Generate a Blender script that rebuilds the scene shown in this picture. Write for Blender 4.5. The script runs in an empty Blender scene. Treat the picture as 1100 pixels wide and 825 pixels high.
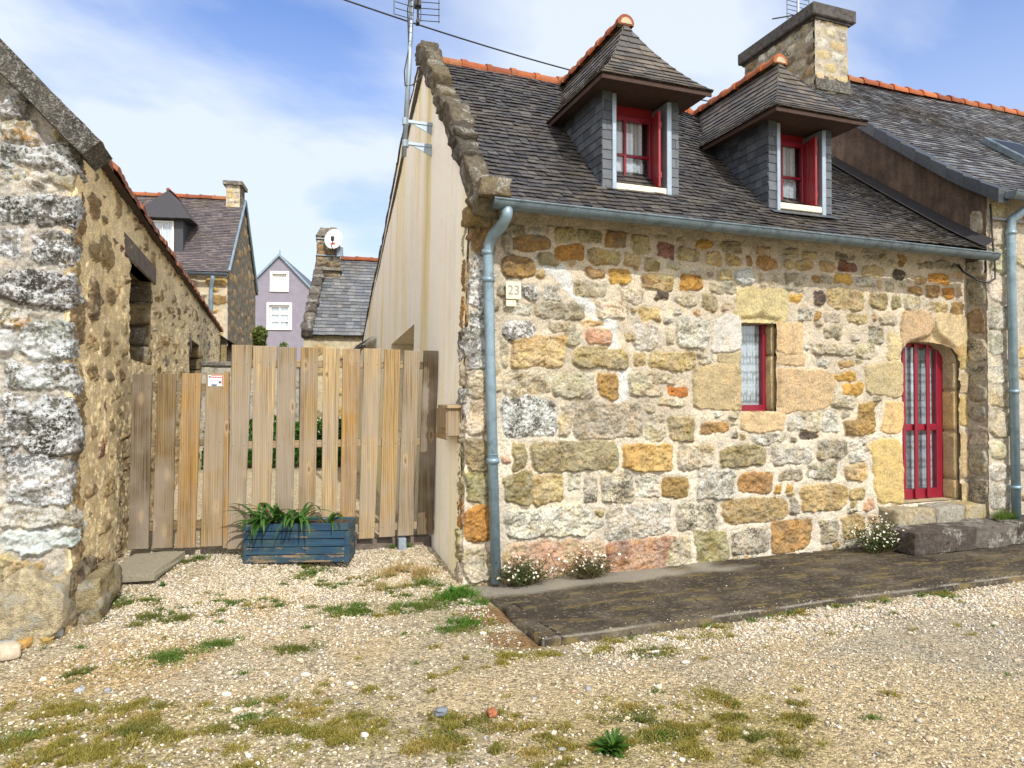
import bpy, math, random
import numpy as np
from mathutils import Vector, Matrix

# ------------------------------------------------------------------ camera, sky, sun, exposure
SC = bpy.context.scene
COL = SC.collection
R = math.radians
TH, PITCH = R(20.0), math.atan(10 / 730.0)
cam_d = bpy.data.cameras.new('camera')
cam_d.sensor_width = 36.0
cam_d.lens = 36.0 * 730.0 / 1100.0
cam_d.clip_start, cam_d.clip_end = 0.05, 3000
cam = bpy.data.objects.new('camera', cam_d)
COL.objects.link(cam)
cam.location = (-1.5793, -5.5576, 1.6)
fwd = Vector((math.sin(TH) * math.cos(PITCH), math.cos(TH) * math.cos(PITCH), math.sin(PITCH)))
cam.rotation_euler = fwd.to_track_quat('-Z', 'Y').to_euler()
SC.camera = cam

SUN_EL, SUN_AZ = R(42), R(6)          # azimuth to the right of the street front's normal
sun_dir = Vector((math.sin(SUN_AZ) * math.cos(SUN_EL), -math.cos(SUN_AZ) * math.cos(SUN_EL), math.sin(SUN_EL)))
sun_d = bpy.data.lights.new('sun', 'SUN')
sun_d.energy = 3.3
sun_d.angle = R(0.5)
sun_d.color = (1.0, 0.94, 0.84)
sun = bpy.data.objects.new('sun', sun_d)
COL.objects.link(sun)
sun.rotation_euler = (-sun_dir).to_track_quat('-Z', 'Y').to_euler()

W = bpy.data.worlds.new('World')
SC.world = W
W.use_nodes = True
SC.view_settings.view_transform = 'Standard'
SC.view_settings.look = 'None'
SC.view_settings.gamma = 1.0
SC.view_settings.use_curve_mapping = False
SC.view_settings.exposure = 0.38


class NT:
    """short-hand for building node trees"""
    def __init__(s, tree):
        s.t = tree
        tree.nodes.clear()

    def n(s, typ, ins=None, **props):
        nd = s.t.nodes.new(typ)
        for k, v in props.items():
            setattr(nd, k, v)
        for k, v in (ins or {}).items():
            s.set(nd.inputs[k], v)
        return nd

    def set(s, sock, v):
        if isinstance(v, bpy.types.NodeSocket):
            s.t.links.new(v, sock)
        elif isinstance(v, (tuple, list)) and len(v) == 3 and sock.type == 'RGBA':
            sock.default_value = (*v, 1)
        else:
            sock.default_value = v

    def coord(s, out='Object', scale=(1, 1, 1), rand=False):
        v = s.n('ShaderNodeTexCoord').outputs[out]
        if rand:
            r = s.n('ShaderNodeObjectInfo').outputs['Random']
            m = s.n('ShaderNodeMath', {0: r, 1: 57.0}, operation='MULTIPLY').outputs[0]
            v = s.n('ShaderNodeVectorMath', {0: v, 1: m}, operation='ADD').outputs[0]
        return s.n('ShaderNodeMapping', {'Vector': v, 'Scale': scale}).outputs[0]

    def noise(s, vec, scale=5.0, detail=4.0, rough=0.6, dist=0.0):
        return s.n('ShaderNodeTexNoise', {'Vector': vec, 'Scale': scale, 'Detail': detail, 'Roughness': rough, 'Distortion': dist}).outputs[0]

    def ramp(s, fac, stops):
        r = s.n('ShaderNodeValToRGB', {'Fac': fac})
        e = r.color_ramp.elements
        while len(e) < len(stops):
            e.new(0.5)
        for el, (p, c) in zip(e, stops):
            el.position = p
            el.color = (*c, 1) if isinstance(c, (tuple, list)) else (c, c, c, 1)
        return r.outputs[0]

    def mix(s, fac, a, b, mode='MIX'):
        m = s.n('ShaderNodeMix', data_type='RGBA', blend_type=mode)
        s.set(m.inputs[0], fac)
        s.set(m.inputs[6], a)
        s.set(m.inputs[7], b)
        return m.outputs[2]

    def math(s, op, a, b=0.0, clamp=False):
        m = s.n('ShaderNodeMath', {0: a, 1: b}, operation=op)
        m.use_clamp = clamp
        return m.outputs[0]

    def attr(s, name, out='Color'):
        return s.n('ShaderNodeAttribute', attribute_name=name).outputs[out]

    def bump(s, h, strength=0.5, dist=0.01):
        return s.n('ShaderNodeBump', {'Height': h, 'Strength': strength, 'Distance': dist}).outputs[0]

    def pbr(s, col, rough=0.85, normal=None, **ins):
        p = s.n('ShaderNodeBsdfPrincipled', {'Base Color': col, 'Roughness': rough})
        for k, v in ins.items():
            s.set(p.inputs[k.replace('_', ' ')], v)
        if normal is not None:
            s.set(p.inputs['Normal'], normal)
        return p.outputs[0]

    def out(s, sh, kind='ShaderNodeOutputMaterial'):
        s.n(kind, {'Surface': sh})


# sky: Nishita with soft clouds, plus bright cloud out of view added as fill light
w = NT(W.node_tree)
sky = w.n('ShaderNodeTexSky', sky_type='NISHITA')
sky.sun_disc = False
sky.sun_elevation = SUN_EL
sky.sun_rotation = math.pi - SUN_AZ
sky.air_density, sky.dust_density, sky.ozone_density = 1.0, 0.3, 2.5
gv = w.n('ShaderNodeTexCoord').outputs['Generated']
sep = w.n('ShaderNodeSeparateXYZ', {0: gv})
zz = w.math('ADD', w.math('MAXIMUM', sep.outputs[2], 0.0), 0.35)
pv = w.n('ShaderNodeCombineXYZ', {0: w.math('DIVIDE', sep.outputs[0], zz), 1: w.math('DIVIDE', sep.outputs[1], zz), 2: 0.0}).outputs[0]
pv2 = w.n('ShaderNodeMapping', {'Vector': pv, 'Location': (4.4, 1.9, 0.0), 'Rotation': (0, 0, 0.6), 'Scale': (0.95, 1.4, 1.0)}).outputs[0]
n1 = w.noise(pv2, 1.15, 9.0, 0.52, 0.25)
cl = w.ramp(n1, [(0.34, 0.08), (0.44, 0.42), (0.57, 1.0)])
low = w.ramp(sep.outputs[2], [(0.0, 0.96), (0.16, 0.85), (0.32, 0.5), (0.55, 0.05)])
cl = w.math('MAXIMUM', cl, low)
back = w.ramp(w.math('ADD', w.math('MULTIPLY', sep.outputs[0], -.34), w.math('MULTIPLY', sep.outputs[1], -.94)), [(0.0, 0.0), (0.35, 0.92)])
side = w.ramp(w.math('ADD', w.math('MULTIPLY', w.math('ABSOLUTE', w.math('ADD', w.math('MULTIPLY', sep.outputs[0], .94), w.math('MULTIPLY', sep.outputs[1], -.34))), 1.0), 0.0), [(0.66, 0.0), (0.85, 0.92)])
back = w.math('MAXIMUM', back, side)  # unseen cloud cover behind and beside the view, added to brighten shaded walls
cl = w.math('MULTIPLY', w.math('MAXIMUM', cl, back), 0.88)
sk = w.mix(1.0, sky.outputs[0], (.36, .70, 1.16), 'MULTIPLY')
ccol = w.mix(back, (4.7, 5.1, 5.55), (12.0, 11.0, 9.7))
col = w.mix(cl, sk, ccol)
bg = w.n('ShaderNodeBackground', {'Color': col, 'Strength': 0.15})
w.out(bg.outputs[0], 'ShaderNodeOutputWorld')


# ------------------------------------------------------------------ object helpers
def tag(o, label=None, cat=None, group=None, kind=None):
    if label: o['label'] = label
    if cat: o['category'] = cat
    if group: o['group'] = group
    if kind: o['kind'] = kind
    return o


def thing(name, label, cat, loc=(0, 0, 0), rz=0.0, group=None):
    o = bpy.data.objects.new(name, None)
    o.empty_display_size = 0.1
    COL.objects.link(o)
    o.location = loc
    o.rotation_euler = (0, 0, rz)
    return tag(o, label, cat, group)


def link(name, me, m, parent=None, smooth=False):
    o = bpy.data.objects.new(name, me)
    me.materials.append(m)
    COL.objects.link(o)
    if parent is not None:
        o.parent = parent
    if smooth:
        me.shade_smooth()
    return o


def np_mesh(name, V, F, m, parent=None, smooth=False, col=None, face_col=None, floats=None):
    """V (n,3), F (k,3|4) numpy arrays -> one mesh object"""
    V = np.asarray(V, np.float32); F = np.asarray(F, np.int32)
    me = bpy.data.meshes.new(name)
    k = F.shape[1]
    me.vertices.add(len(V)); me.loops.add(F.size); me.polygons.add(len(F))
    me.vertices.foreach_set('co', V.ravel())
    me.loops.foreach_set('vertex_index', F.ravel())
    me.polygons.foreach_set('loop_start', np.arange(0, F.size, k, dtype=np.int32))
    me.update(calc_edges=True)
    if col is not None:
        a = me.attributes.new('Col', 'FLOAT_COLOR', 'POINT')
        a.data.foreach_set('color', np.concatenate([col, np.ones((len(col), 1))], 1).astype(np.float32).ravel())
    if face_col is not None:
        a = me.attributes.new('Col', 'FLOAT_COLOR', 'FACE')
        a.data.foreach_set('color', np.concatenate([face_col, np.ones((len(face_col), 1))], 1).astype(np.float32).ravel())
    for nm, v in (floats or {}).items():
        a = me.attributes.new(nm, 'FLOAT', 'POINT')
        a.data.foreach_set('value', np.asarray(v, np.float32).ravel())
    return link(name, me, m, parent, smooth)


class MB:
    """collects shapes, builds them as ONE mesh object"""
    def __init__(s):
        s.v, s.f, s.c = [], [], []

    def add(s, verts, faces, col=(1, 1, 1)):
        b = len(s.v)
        s.v += [tuple(p) for p in verts]
        for f in faces:
            s.f.append(tuple(i + b for i in f)); s.c.append(col)

    def box(s, x0, x1, y0, y1, z0, z1, M=None, col=(1, 1, 1), bev=0.0):
        b = bev
        if b <= 0:
            P = [Vector((x, y, z)) for x in (x0, x1) for y in (y0, y1) for z in (z0, z1)]
            F = [(0, 1, 3, 2), (4, 6, 7, 5), (0, 4, 5, 1), (2, 3, 7, 6), (0, 2, 6, 4), (1, 5, 7, 3)]
        else:
            X, Y, Z = (x0, x1), (y0, y1), (z0, z1)
            P, idx = [], {}
            for i in (0, 1):
                for j in (0, 1):
                    for k in (0, 1):
                        sx, sy, sz = (1 - 2 * i) * b, (1 - 2 * j) * b, (1 - 2 * k) * b
                        idx[i, j, k, 0] = len(P); P.append(Vector((X[i], Y[j] + sy, Z[k] + sz)))
                        idx[i, j, k, 1] = len(P); P.append(Vector((X[i] + sx, Y[j], Z[k] + sz)))
                        idx[i, j, k, 2] = len(P); P.append(Vector((X[i] + sx, Y[j] + sy, Z[k])))
            F = []
            cyc = [(0, 0), (1, 0), (1, 1), (0, 1)]
            for a in (0, 1):
                F.append([idx[a, j, k, 0] for j, k in cyc])
                F.append([idx[j, a, k, 1] for j, k in cyc])
                F.append([idx[j, k, a, 2] for j, k in cyc])
            for a in (0, 1):
                for c in (0, 1):
                    F.append([idx[a, c, 0, 0], idx[a, c, 0, 1], idx[a, c, 1, 1], idx[a, c, 1, 0]])
                    F.append([idx[a, 0, c, 0], idx[a, 0, c, 2], idx[a, 1, c, 2], idx[a, 1, c, 0]])
                    F.append([idx[0, a, c, 1], idx[0, a, c, 2], idx[1, a, c, 2], idx[1, a, c, 1]])
            for i in (0, 1):
                for j in (0, 1):
                    for k in (0, 1):
                        F.append([idx[i, j, k, 0], idx[i, j, k, 1], idx[i, j, k, 2]])
        if M is not None:
            P = [M @ p for p in P]
        s.add(P, F, col)
        return s

    def tube(s, pts, r, n=10, cap=True, col=(1, 1, 1)):
        pts = [Vector(p) for p in pts]
        rs = r if isinstance(r, (list, tuple)) else [r] * len(pts)
        V, F = [], []
        ref = None
        for i, p in enumerate(pts):
            d = (pts[min(i + 1, len(pts) - 1)] - pts[max(i - 1, 0)]).normalized()
            if ref is None:
                ref = Vector((0, 0, 1)) if abs(d.z) < 0.9 else Vector((1, 0, 0))
            a = d.cross(ref).normalized(); b2 = d.cross(a).normalized()
            ref = a.cross(d) if a.cross(d).length > 0 else ref
            for k in range(n):
                t = 2 * math.pi * k / n
                V.append(p + (a * math.cos(t) + b2 * math.sin(t)) * rs[i])
        for i in range(len(pts) - 1):
            for k in range(n):
                F.append((i * n + k, i * n + (k + 1) % n, (i + 1) * n + (k + 1) % n, (i + 1) * n + k))
        if cap:
            F.append(tuple(range(n))); F.append(tuple(range((len(pts) - 1) * n, len(pts) * n)))
        s.add(V, F, col)
        return s

    def prism(s, poly, f0, f1, col=(1, 1, 1)):
        """poly: 2D points; f0/f1 map a point to 3D on either end"""
        n = len(poly)
        V = [f0(p) for p in poly] + [f1(p) for p in poly]
        F = [tuple(range(n)), tuple(range(n, 2 * n))]
        for i in range(n):
            j = (i + 1) % n
            F.append((i, j, n + j, n + i))
        s.add(V, F, col)
        return s

    def build(s, name, m, parent=None, smooth=False, fix=True):
        me = bpy.data.meshes.new(name)
        me.from_pydata(s.v, [], s.f)
        if fix:
            import bmesh
            bm = bmesh.new(); bm.from_mesh(me)
            bmesh.ops.recalc_face_normals(bm, faces=bm.faces)
            bm.to_mesh(me); bm.free()
        a = me.attributes.new('Col', 'FLOAT_COLOR', 'FACE')
        a.data.foreach_set('color', [q for c in s.c for q in (*c, 1)])
        return link(name, me, m, parent, smooth)


# ------------------------------------------------------------------ numpy noise
def vnoise(x, y, seed):
    rng = np.random.RandomState(seed)
    T = rng.rand(256, 256)
    xi = np.floor(x).astype(int); yi = np.floor(y).astype(int)
    fx = x - xi; fy = y - yi
    fx = fx * fx * (3 - 2 * fx); fy = fy * fy * (3 - 2 * fy)
    a = T[xi & 255, yi & 255]; b = T[(xi + 1) & 255, yi & 255]
    c = T[xi & 255, (yi + 1) & 255]; d = T[(xi + 1) & 255, (yi + 1) & 255]
    return (a * (1 - fx) + b * fx) * (1 - fy) + (c * (1 - fx) + d * fx) * fy - 0.5


def fbm(x, y, seed, octv=4, gain=0.5):
    s = 0; a = 1.0
    for i in range(octv):
        s = s + a * vnoise(x * 2 ** i + 17.3 * i, y * 2 ** i + 9.1 * i, seed + i); a *= gain
    return s


def sstep(t):
    t = np.clip(t, 0, 1)
    return t * t * (3 - 2 * t)


def in_poly(u, v, poly):
    r = np.zeros(u.shape, bool)
    n = len(poly)
    for i in range(n):
        x0, y0 = poly[i]; x1, y1 = poly[(i + 1) % n]
        c = ((y0 > v) != (y1 > v)) & (u < (x1 - x0) * (v - y0) / (y1 - y0 + 1e-12) + x0)
        r ^= c
    return r


def near_poly(u, v, poly):
    bd = np.full(u.shape, 1e9); bu = u.copy(); bv = v.copy()
    n = len(poly)
    for i in range(n):
        x0, y0 = poly[i]; x1, y1 = poly[(i + 1) % n]
        dx, dy = x1 - x0, y1 - y0
        t = np.clip(((u - x0) * dx + (v - y0) * dy) / (dx * dx + dy * dy + 1e-12), 0, 1)
        pu, pv_ = x0 + t * dx, y0 + t * dy
        d = np.hypot(u - pu, v - pv_)
        m = d < bd
        bd[m] = d[m]; bu[m] = pu[m]; bv[m] = pv_[m]
    return bd, bu, bv


# stone colour keys: base colour, second colour, white lichen, dark spots
KEY = dict(
    o=((.44, .235, .065), (.30, .16, .05), 0, .25), O=((.40, .275, .10), (.46, .34, .15), 0, .1), y=((.46, .36, .17), (.33, .22, .09), .15, .35),
    Y=((.49, .32, .09), (.38, .24, .07), 0, .15), b=((.22, .145, .07), (.36, .21, .06), .1, .3), B=((.33, .21, .075), (.20, .13, .06), .05, .25),
    g=((.26, .23, .13), (.19, .16, .09), .1, .2), q=((.31, .275, .185), (.20, .175, .115), .25, .4), e=((.32, .27, .13), (.20, .165, .07), .15, .35),
    G=((.47, .38, .23), (.42, .33, .19), 0, .12), A=((.50, .37, .18), (.45, .33, .16), 0, .1), W=((.56, .53, .46), (.48, .44, .36), .3, .15),
    w=((.48, .455, .37), (.31, .29, .22), .45, .55), p=((.46, .405, .28), (.31, .26, .16), .3, .4), c=((.50, .54, .56), (.40, .42, .42), .3, .15),
    k=((.07, .06, .055), (.12, .10, .08), 0, 0), r=((.17, .06, .04), (.25, .12, .08), .1, .3), R=((.38, .16, .045), (.30, .13, .05), 0, .1),
    s=((.45, .28, .17), (.40, .33, .2), .15, .15), S=((.42, .245, .13), (.30, .155, .10), .2, .4), l=((.24, .25, .25), (.17, .16, .13), .85, .9),
    d=((.42, .39, .29), (.20, .18, .14), .2, .85), T=((.40, .30, .145), (.29, .21, .09), .1, .25), m=((.10, .098, .09), (.18, .175, .165), .75, 1.1),
    h=((.30, .26, .17), (.38, .22, .07), .65, .7),
    z=((.30, .22, .12), (.22, .16, .09), .05, .25), x=((.36, .28, .15), (.28, .2, .1), .05, .2), v=((.16, .12, .08), (.22, .17, .1), .05, .3))


def parse_stones(txt):
    out = []
    for t in txt.split():
        a = [float(q) / 100 for q in t[1:].split(',')]
        x0, x1 = min(a[0], a[2]), max(a[0], a[2]); z0, z1 = min(a[1], a[3]), max(a[1], a[3])
        out.append(((x0 + x1) / 2, (z0 + z1) / 2, max(x1 - x0, .02), max(z1 - z0, .02), t[0]))
    return out


def fill_stones(stones, u0, u1, v0, v1, rng, sizes, keys, gap=0.025, cell=0.012, avoid=()):
    """throw darts: add random stones wherever the listed ones leave room"""
    nu, nv = int((u1 - u0) / cell) + 1, int((v1 - v0) / cell) + 1
    occ = np.zeros((nu, nv), bool)

    def rect(cx, cz, w_, h_, g):
        return (max(0, int((cx - w_ / 2 - g - u0) / cell)), max(0, int((cx + w_ / 2 + g - u0) / cell) + 1),
                max(0, int((cz - h_ / 2 - g - v0) / cell)), max(0, int((cz + h_ / 2 + g - v0) / cell) + 1))
    for (cx, cz, w_, h_, k) in stones:
        a, b, c, d = rect(cx, cz, w_, h_, 0); occ[a:b, c:d] = True
    if avoid:
        U, V = np.meshgrid(u0 + cell * np.arange(nu), v0 + cell * np.arange(nv), indexing='ij')
        for p in avoid:
            occ |= in_poly(U, V, p)
    ks, ws = zip(*keys)
    cw = np.cumsum(ws) / sum(ws)
    out = []
    for (wa, wb, ha, hb, tries) in sizes:
        for _ in range(tries):
            w_ = rng.uniform(wa, wb); h_ = rng.uniform(ha, hb)
            cx = rng.uniform(u0 + w_ / 2, u1 - w_ / 2); cz = rng.uniform(v0 + h_ / 2, v1 - h_ / 2)
            a, b, c, d = rect(cx, cz, w_, h_, gap)
            if occ[a:b, c:d].any():
                continue
            a, b, c, d = rect(cx, cz, w_, h_, 0); occ[a:b, c:d] = True
            out.append((cx, cz, w_, h_, ks[int(np.searchsorted(cw, rng.rand()))]))
    return out


def masonry(name, U, V, stones, mapping, m, parent, seed, mortar=(.46, .41, .33), prot=(.010, .028), edge=.022, warp=.016, rough=.006,
            holes=(), clip=None, patch=(), patch_col=(.62, .62, .60), pw=(2.6, 6), mort_amp=.004, grow=0.0, carve=(), mortar2=None):
    """a stone wall as one displaced sheet: every stone stands out of the mortar with its own outline, tilt, colour and wear"""
    rng = np.random.RandomState(seed)
    u, v = np.meshgrid(U, V, indexing='ij')
    wu = u + warp * 2 * fbm(u * 7, v * 7, seed + 1, 3) + warp * .8 * fbm(u * 34, v * 34, seed + 5, 2)
    wv = v + warp * 2 * fbm(u * 7, v * 7, seed + 9, 3) + warp * .8 * fbm(u * 34, v * 34, seed + 13, 2)
    best = np.full(u.shape, 9.0)
    C = np.zeros(u.shape + (3,)); C2 = np.zeros(u.shape + (3,))
    L = np.zeros(u.shape); D = np.zeros(u.shape); P = np.zeros(u.shape); T = np.zeros(u.shape); S = np.ones(u.shape)
    for (cx, cz, w_, h_, k) in stones:
        mg = .06 + grow
        i0, i1 = np.searchsorted(U, [cx - w_ / 2 - mg, cx + w_ / 2 + mg]); j0, j1 = np.searchsorted(V, [cz - h_ / 2 - mg, cz + h_ / 2 + mg])
        if i0 >= i1 or j0 >= j1:
            continue
        sl = (slice(i0, i1), slice(j0, j1))
        x = wu[sl] - cx; y = wv[sl] - cz
        sk, sk2 = rng.uniform(-.18, .18) * (h_ / max(w_, h_)), rng.uniform(-.10, .10)
        tp = rng.uniform(-.12, .12)
        xx = x + sk * y; yy = (y + sk2 * x * (h_ / max(w_, h_))) * (1 + tp * x / (w_ / 2))
        a, b = w_ / 2 + grow, h_ / 2 + grow
        p = rng.uniform(*pw) if k not in 'GAWsS' else rng.uniform(5, 8)
        d = ((np.abs(xx / a) ** p + np.abs(yy / b) ** p) ** (1 / p) - 1) * min(a, b)
        c, c2, li, dk = KEY[k]
        mt = d < best[sl]
        j = rng.uniform(.86, 1.14); jc = np.array(c) * j * rng.uniform(.95, 1.05, 3); jc2 = np.array(c2) * j
        for A_, val in ((C, jc), (C2, jc2)):
            B_ = A_[sl]; B_[mt] = val
        pr = rng.uniform(*prot) * (.6 if k in 'GAW' else 1)
        tl = rng.uniform(-.25, .25, 2) * pr
        for A_, val in ((L, li), (D, dk), (P, pr), (S, .32 if k in 'GAW' else 1.0)):
            B_ = A_[sl]; B_[mt] = val
        B_ = T[sl]; q = tl[0] * x / a + tl[1] * y / b; B_[mt] = q[mt]
        B_ = best[sl]; B_[mt] = d[mt]
    inside = sstep(-best / edge)
    rk = fbm(u * 11, v * 13, seed + 21, 4, .55); rk2 = fbm(u * 42, v * 46, seed + 25, 3, .6)
    crack = np.abs(fbm(u * 9, v * 15, seed + 29, 3))
    groove = np.exp(-(best / .007) ** 2) * (best < .05)
    h = -groove * .007 + inside * (P + T + S * rough * (2.2 * rk + 1.1 * rk2)) - (inside > .6) * (S > .9) * .011 * np.clip(.022 - crack, 0, .022) / .022
    h = h + (1 - inside) * mort_amp * (2 * fbm(u * 16, v * 16, seed + 33, 3) + fbm(u * 60, v * 60, seed + 37, 2))
    for poly, depth, width in carve:
        bd = near_poly(u, v, poly)[0]
        h = h - depth * sstep(bd / width) * in_poly(u, v, poly)
    t2 = (S * sstep((fbm(u * 6, v * 8, seed + 41, 4, .6) + .12) / .34))[..., None]
    col = C * (1 - t2 * .75) + C2 * t2 * .75
    vein = sstep((.035 - np.abs(fbm(u * 5, v * 7, seed + 45, 3) - .05)) / .03)[..., None]
    vein = vein * (S > .9)[..., None]
    col = col * (1 - .3 * vein) + np.array((.42, .25, .08)) * .3 * vein
    col = col * (1 - .55 * sstep((.016 - crack) / .014) * (inside > .6) * (S > .9))[..., None]      # darker inside the cracks
    ms = sstep((-best + .002) / .006)
    mc = np.empty(u.shape + (3,)); mc[:] = mortar
    if mortar2 is not None:
        mm = mortar2[0](u, v)[..., None]; mc = mc * (1 - mm) + np.array(mortar2[1]) * mm
    mc *= (1 + .30 * fbm(u * 3, v * 3, seed + 49, 4))[..., None]
    if len(patch):
        pd = np.full(u.shape, 9.0)
        for i in range(len(patch) - 1):
            (x0, y0), (x1, y1) = patch[i], patch[i + 1]
            dx, dy = x1 - x0, y1 - y0
            t = np.clip(((wu - x0) * dx + (wv - y0) * dy) / (dx * dx + dy * dy), 0, 1)
            pd = np.minimum(pd, np.hypot(wu - x0 - t * dx, wv - y0 - t * dy))
        pm = sstep((.075 - pd) / .02)[..., None]
        mc = mc * (1 - pm) + np.array(patch_col) * pm
    col = mc * (1 - ms[..., None]) + col * ms[..., None]
    L = L * ms + .12 * (1 - ms); D = D * ms + .06 * (1 - ms)
    keep_v = np.ones(u.shape, bool)
    uu, vv = u.copy(), v.copy()
    du = max(np.min(np.diff(U)), np.min(np.diff(V)))
    for p in holes:
        ins = in_poly(u, v, p); bd, bu, bv = near_poly(u, v, p)
        snap = bd < du * .72
        uu[snap] = bu[snap]; vv[snap] = bv[snap]
        keep_v &= ~(ins & ~snap)
    if clip is not None:
        ins = in_poly(u, v, clip); bd, bu, bv = near_poly(u, v, clip)
        snap = (bd < du * .72)
        uu[snap] = bu[snap]; vv[snap] = bv[snap]
        keep_v &= ins | snap
    X = mapping(uu, vv, h)
    nu, nv = u.shape
    idx = np.arange(nu * nv).reshape(nu, nv)
    F = np.stack([idx[:-1, :-1], idx[1:, :-1], idx[1:, 1:], idx[:-1, 1:]], -1).reshape(-1, 4)
    F = F[keep_v.ravel()[F].all(1)]
    used = np.zeros(nu * nv, bool); used[F.ravel()] = True
    re = np.cumsum(used) - 1
    return np_mesh(name, X.reshape(-1, 3)[used], re[F], m, parent, True, col.reshape(-1, 3)[used],
                   floats=dict(lich=L.ravel()[used], dark=D.ravel()[used]))


# ------------------------------------------------------------------ materials
MAT = {}


def material(name):
    m = bpy.data.materials.new(name); m.use_nodes = True
    MAT[name] = m
    return NT(m.node_tree)


def mk_masonry(name, sat=1.0, lichcol=(.66, .68, .68), grain=1.0):
    t = material(name)
    o = t.coord()
    c = t.attr('Col')
    f1 = t.noise(o, 60, 5, .7)
    f2 = t.noise(o, 9, 6, .65)
    f3 = t.noise(o, 190, 2, .6)
    c = t.mix(1.0, c, t.ramp(f1, [(.25, .50), (.5, 1.0), (.75, 1.42)]), 'MULTIPLY')
    c = t.mix(.8 * grain, c, t.ramp(f3, [(.3, .45), (.5, 1.0), (.68, 1.4)]), 'MULTIPLY')
    c = t.mix(.7, c, t.ramp(f2, [(.28, (.52, .54, .48)), (.5, (1, 1, 1)), (.72, (1.28, 1.16, .92))]), 'MULTIPLY')
    la = t.math('MULTIPLY', t.attr('lich', 'Fac'), t.ramp(t.math('ADD', t.math('MULTIPLY', t.noise(o, 34, 5, .7), .6), t.math('MULTIPLY', t.noise(o, 7, 2, .5), .4)), [(.46, 0.0), (.53, 1.0)]))
    c = t.mix(t.math('MULTIPLY', la, .92, True), c, lichcol)
    da = t.math('MULTIPLY', t.attr('dark', 'Fac'), t.ramp(t.math('ADD', t.math('MULTIPLY', t.noise(o, 48, 4, .75), .6), t.math('MULTIPLY', t.noise(o, 5.5, 2, .5), .4)), [(.51, 0.0), (.56, 1.0)]))
    c = t.mix(t.math('MULTIPLY', da, .9, True), c, (.045, .042, .035))
    if sat != 1.0:
        c = t.n('ShaderNodeHueSaturation', {'Saturation': sat, 'Color': c}).outputs[0]
    hgt = t.math('ADD', t.math('MULTIPLY', f1, .7), t.math('MULTIPLY', f3, .45))
    t.out(t.pbr(c, .92, t.bump(hgt, .8, .016), Specular_IOR_Level=.2))


def mk_simple(name, col, rough=.6, var=.25, scale=8, bump=.0, metal=0.0, dirt=None, spec=.4, coat=0.0, rand=False):
    t = material(name)
    o = t.coord(rand=rand)
    f = t.noise(o, scale, 5, .65)
    f2 = t.noise(o, scale * 9, 3, .6)
    c = t.mix(1.0, col, t.ramp(f, [(.3, 1 - var), (.5, 1.0), (.7, 1 + var)]), 'MULTIPLY')
    c = t.mix(.5, c, t.ramp(f2, [(.3, 1 - var), (.7, 1 + var)]), 'MULTIPLY')
    if dirt:
        c = t.mix(t.ramp(t.noise(o, scale * 1.7, 6, .7, .4), [(.50, 0.0), (.64, 1.0)]), c, dirt)
    r = t.math('ADD', rough - .1, t.math('MULTIPLY', f2, .2))
    t.out(t.pbr(c, r, t.bump(f2, bump, .01) if bump else None, Metallic=metal, Specular_IOR_Level=spec, Coat_Weight=coat))


def mk_attr(name, rough=.7, scale=30, var=.35, bump=.3, spec=.35, moss=None, mossw=(.56, .66), mscale=2.2, bdist=.006):
    """takes the colour of each piece from the mesh and adds weathering"""
    t = material(name)
    o = t.coord()
    f = t.noise(o, scale, 5, .7); f2 = t.noise(o, scale * 5, 3, .65)
    c = t.mix(1.0, t.attr('Col'), t.ramp(f, [(.3, 1 - var), (.5, 1.0), (.7, 1 + var)]), 'MULTIPLY')
    c = t.mix(.6, c, t.ramp(f2, [(.3, 1 - var), (.7, 1 + var)]), 'MULTIPLY')
    if moss:
        mm = t.math('MULTIPLY', t.ramp(t.noise(o, mscale, 5, .6), [(mossw[0], 0.0), (mossw[1], 1.0)]), t.ramp(t.noise(o, 45, 4, .75), [(.42, 0.0), (.58, 1.0)]))
        c = t.mix(mm, c, moss)
    t.out(t.pbr(c, t.math('ADD', rough - .15, t.math('MULTIPLY', f, .3)), t.bump(t.math('ADD', f, f2), bump, bdist), Specular_IOR_Level=spec))


mk_masonry('stone')
mk_masonry('shed_stone', 1.0, (.62, .66, .70))
mk_attr('slate', .50, 26, .30, .35, .5, moss=(.115, .095, .065), mossw=(.50, .68), mscale=1.1)
mk_attr('dark_slate', .5, 22, .25, .25, .5)
mk_attr('clay', .8, 22, .30, .5, .3, moss=(.20, .16, .10), mossw=(.60, .72), mscale=3)
mk_attr('rock', .92, 22, .5, .9, .2, moss=(.40, .40, .36), mossw=(.52, .60), mscale=6, bdist=.03)
mk_attr('pebble', .85, 40, .25, .2, .3)
mk_simple('zinc', (.215, .31, .385), .42, .16, 5, 0, .3, (.15, .22, .27), .5)
mk_simple('zinc_dark', (.12, .165, .20), .5, .2, 5, 0, .3, (.075, .10, .115), .5)
mk_simple('galvanised', (.29, .36, .43), .45, .12, 6, 0, .5)
mk_simple('red_paint', (.205, .007, .024), .38, .12, 6, 0, 0, None, .5)
mk_simple('red_shutter', (.24, .010, .017), .45, .14, 6, 0, 0, (.26, .015, .02), .45)
mk_simple('white_paint', (.78, .78, .76), .5, .05, 5)
mk_simple('cream_sill', (.70, .64, .50), .8, .12, 9, .2)
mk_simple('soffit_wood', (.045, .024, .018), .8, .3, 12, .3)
mk_simple('black_rubber', (.025, .025, .028), .55, .2, 9)
mk_simple('cap_concrete', (.085, .08, .078), .92, .4, 9, .7, 0, (.035, .033, .032), .2)
mk_simple('purple_render', (.225, .213, .272), .9, .10, 3, .1)
mk_simple('cream_plate', (.66, .62, .48), .45, .04, 5)
mk_simple('plate_ink', (.25, .245, .23), .6, .05, 5)
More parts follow.
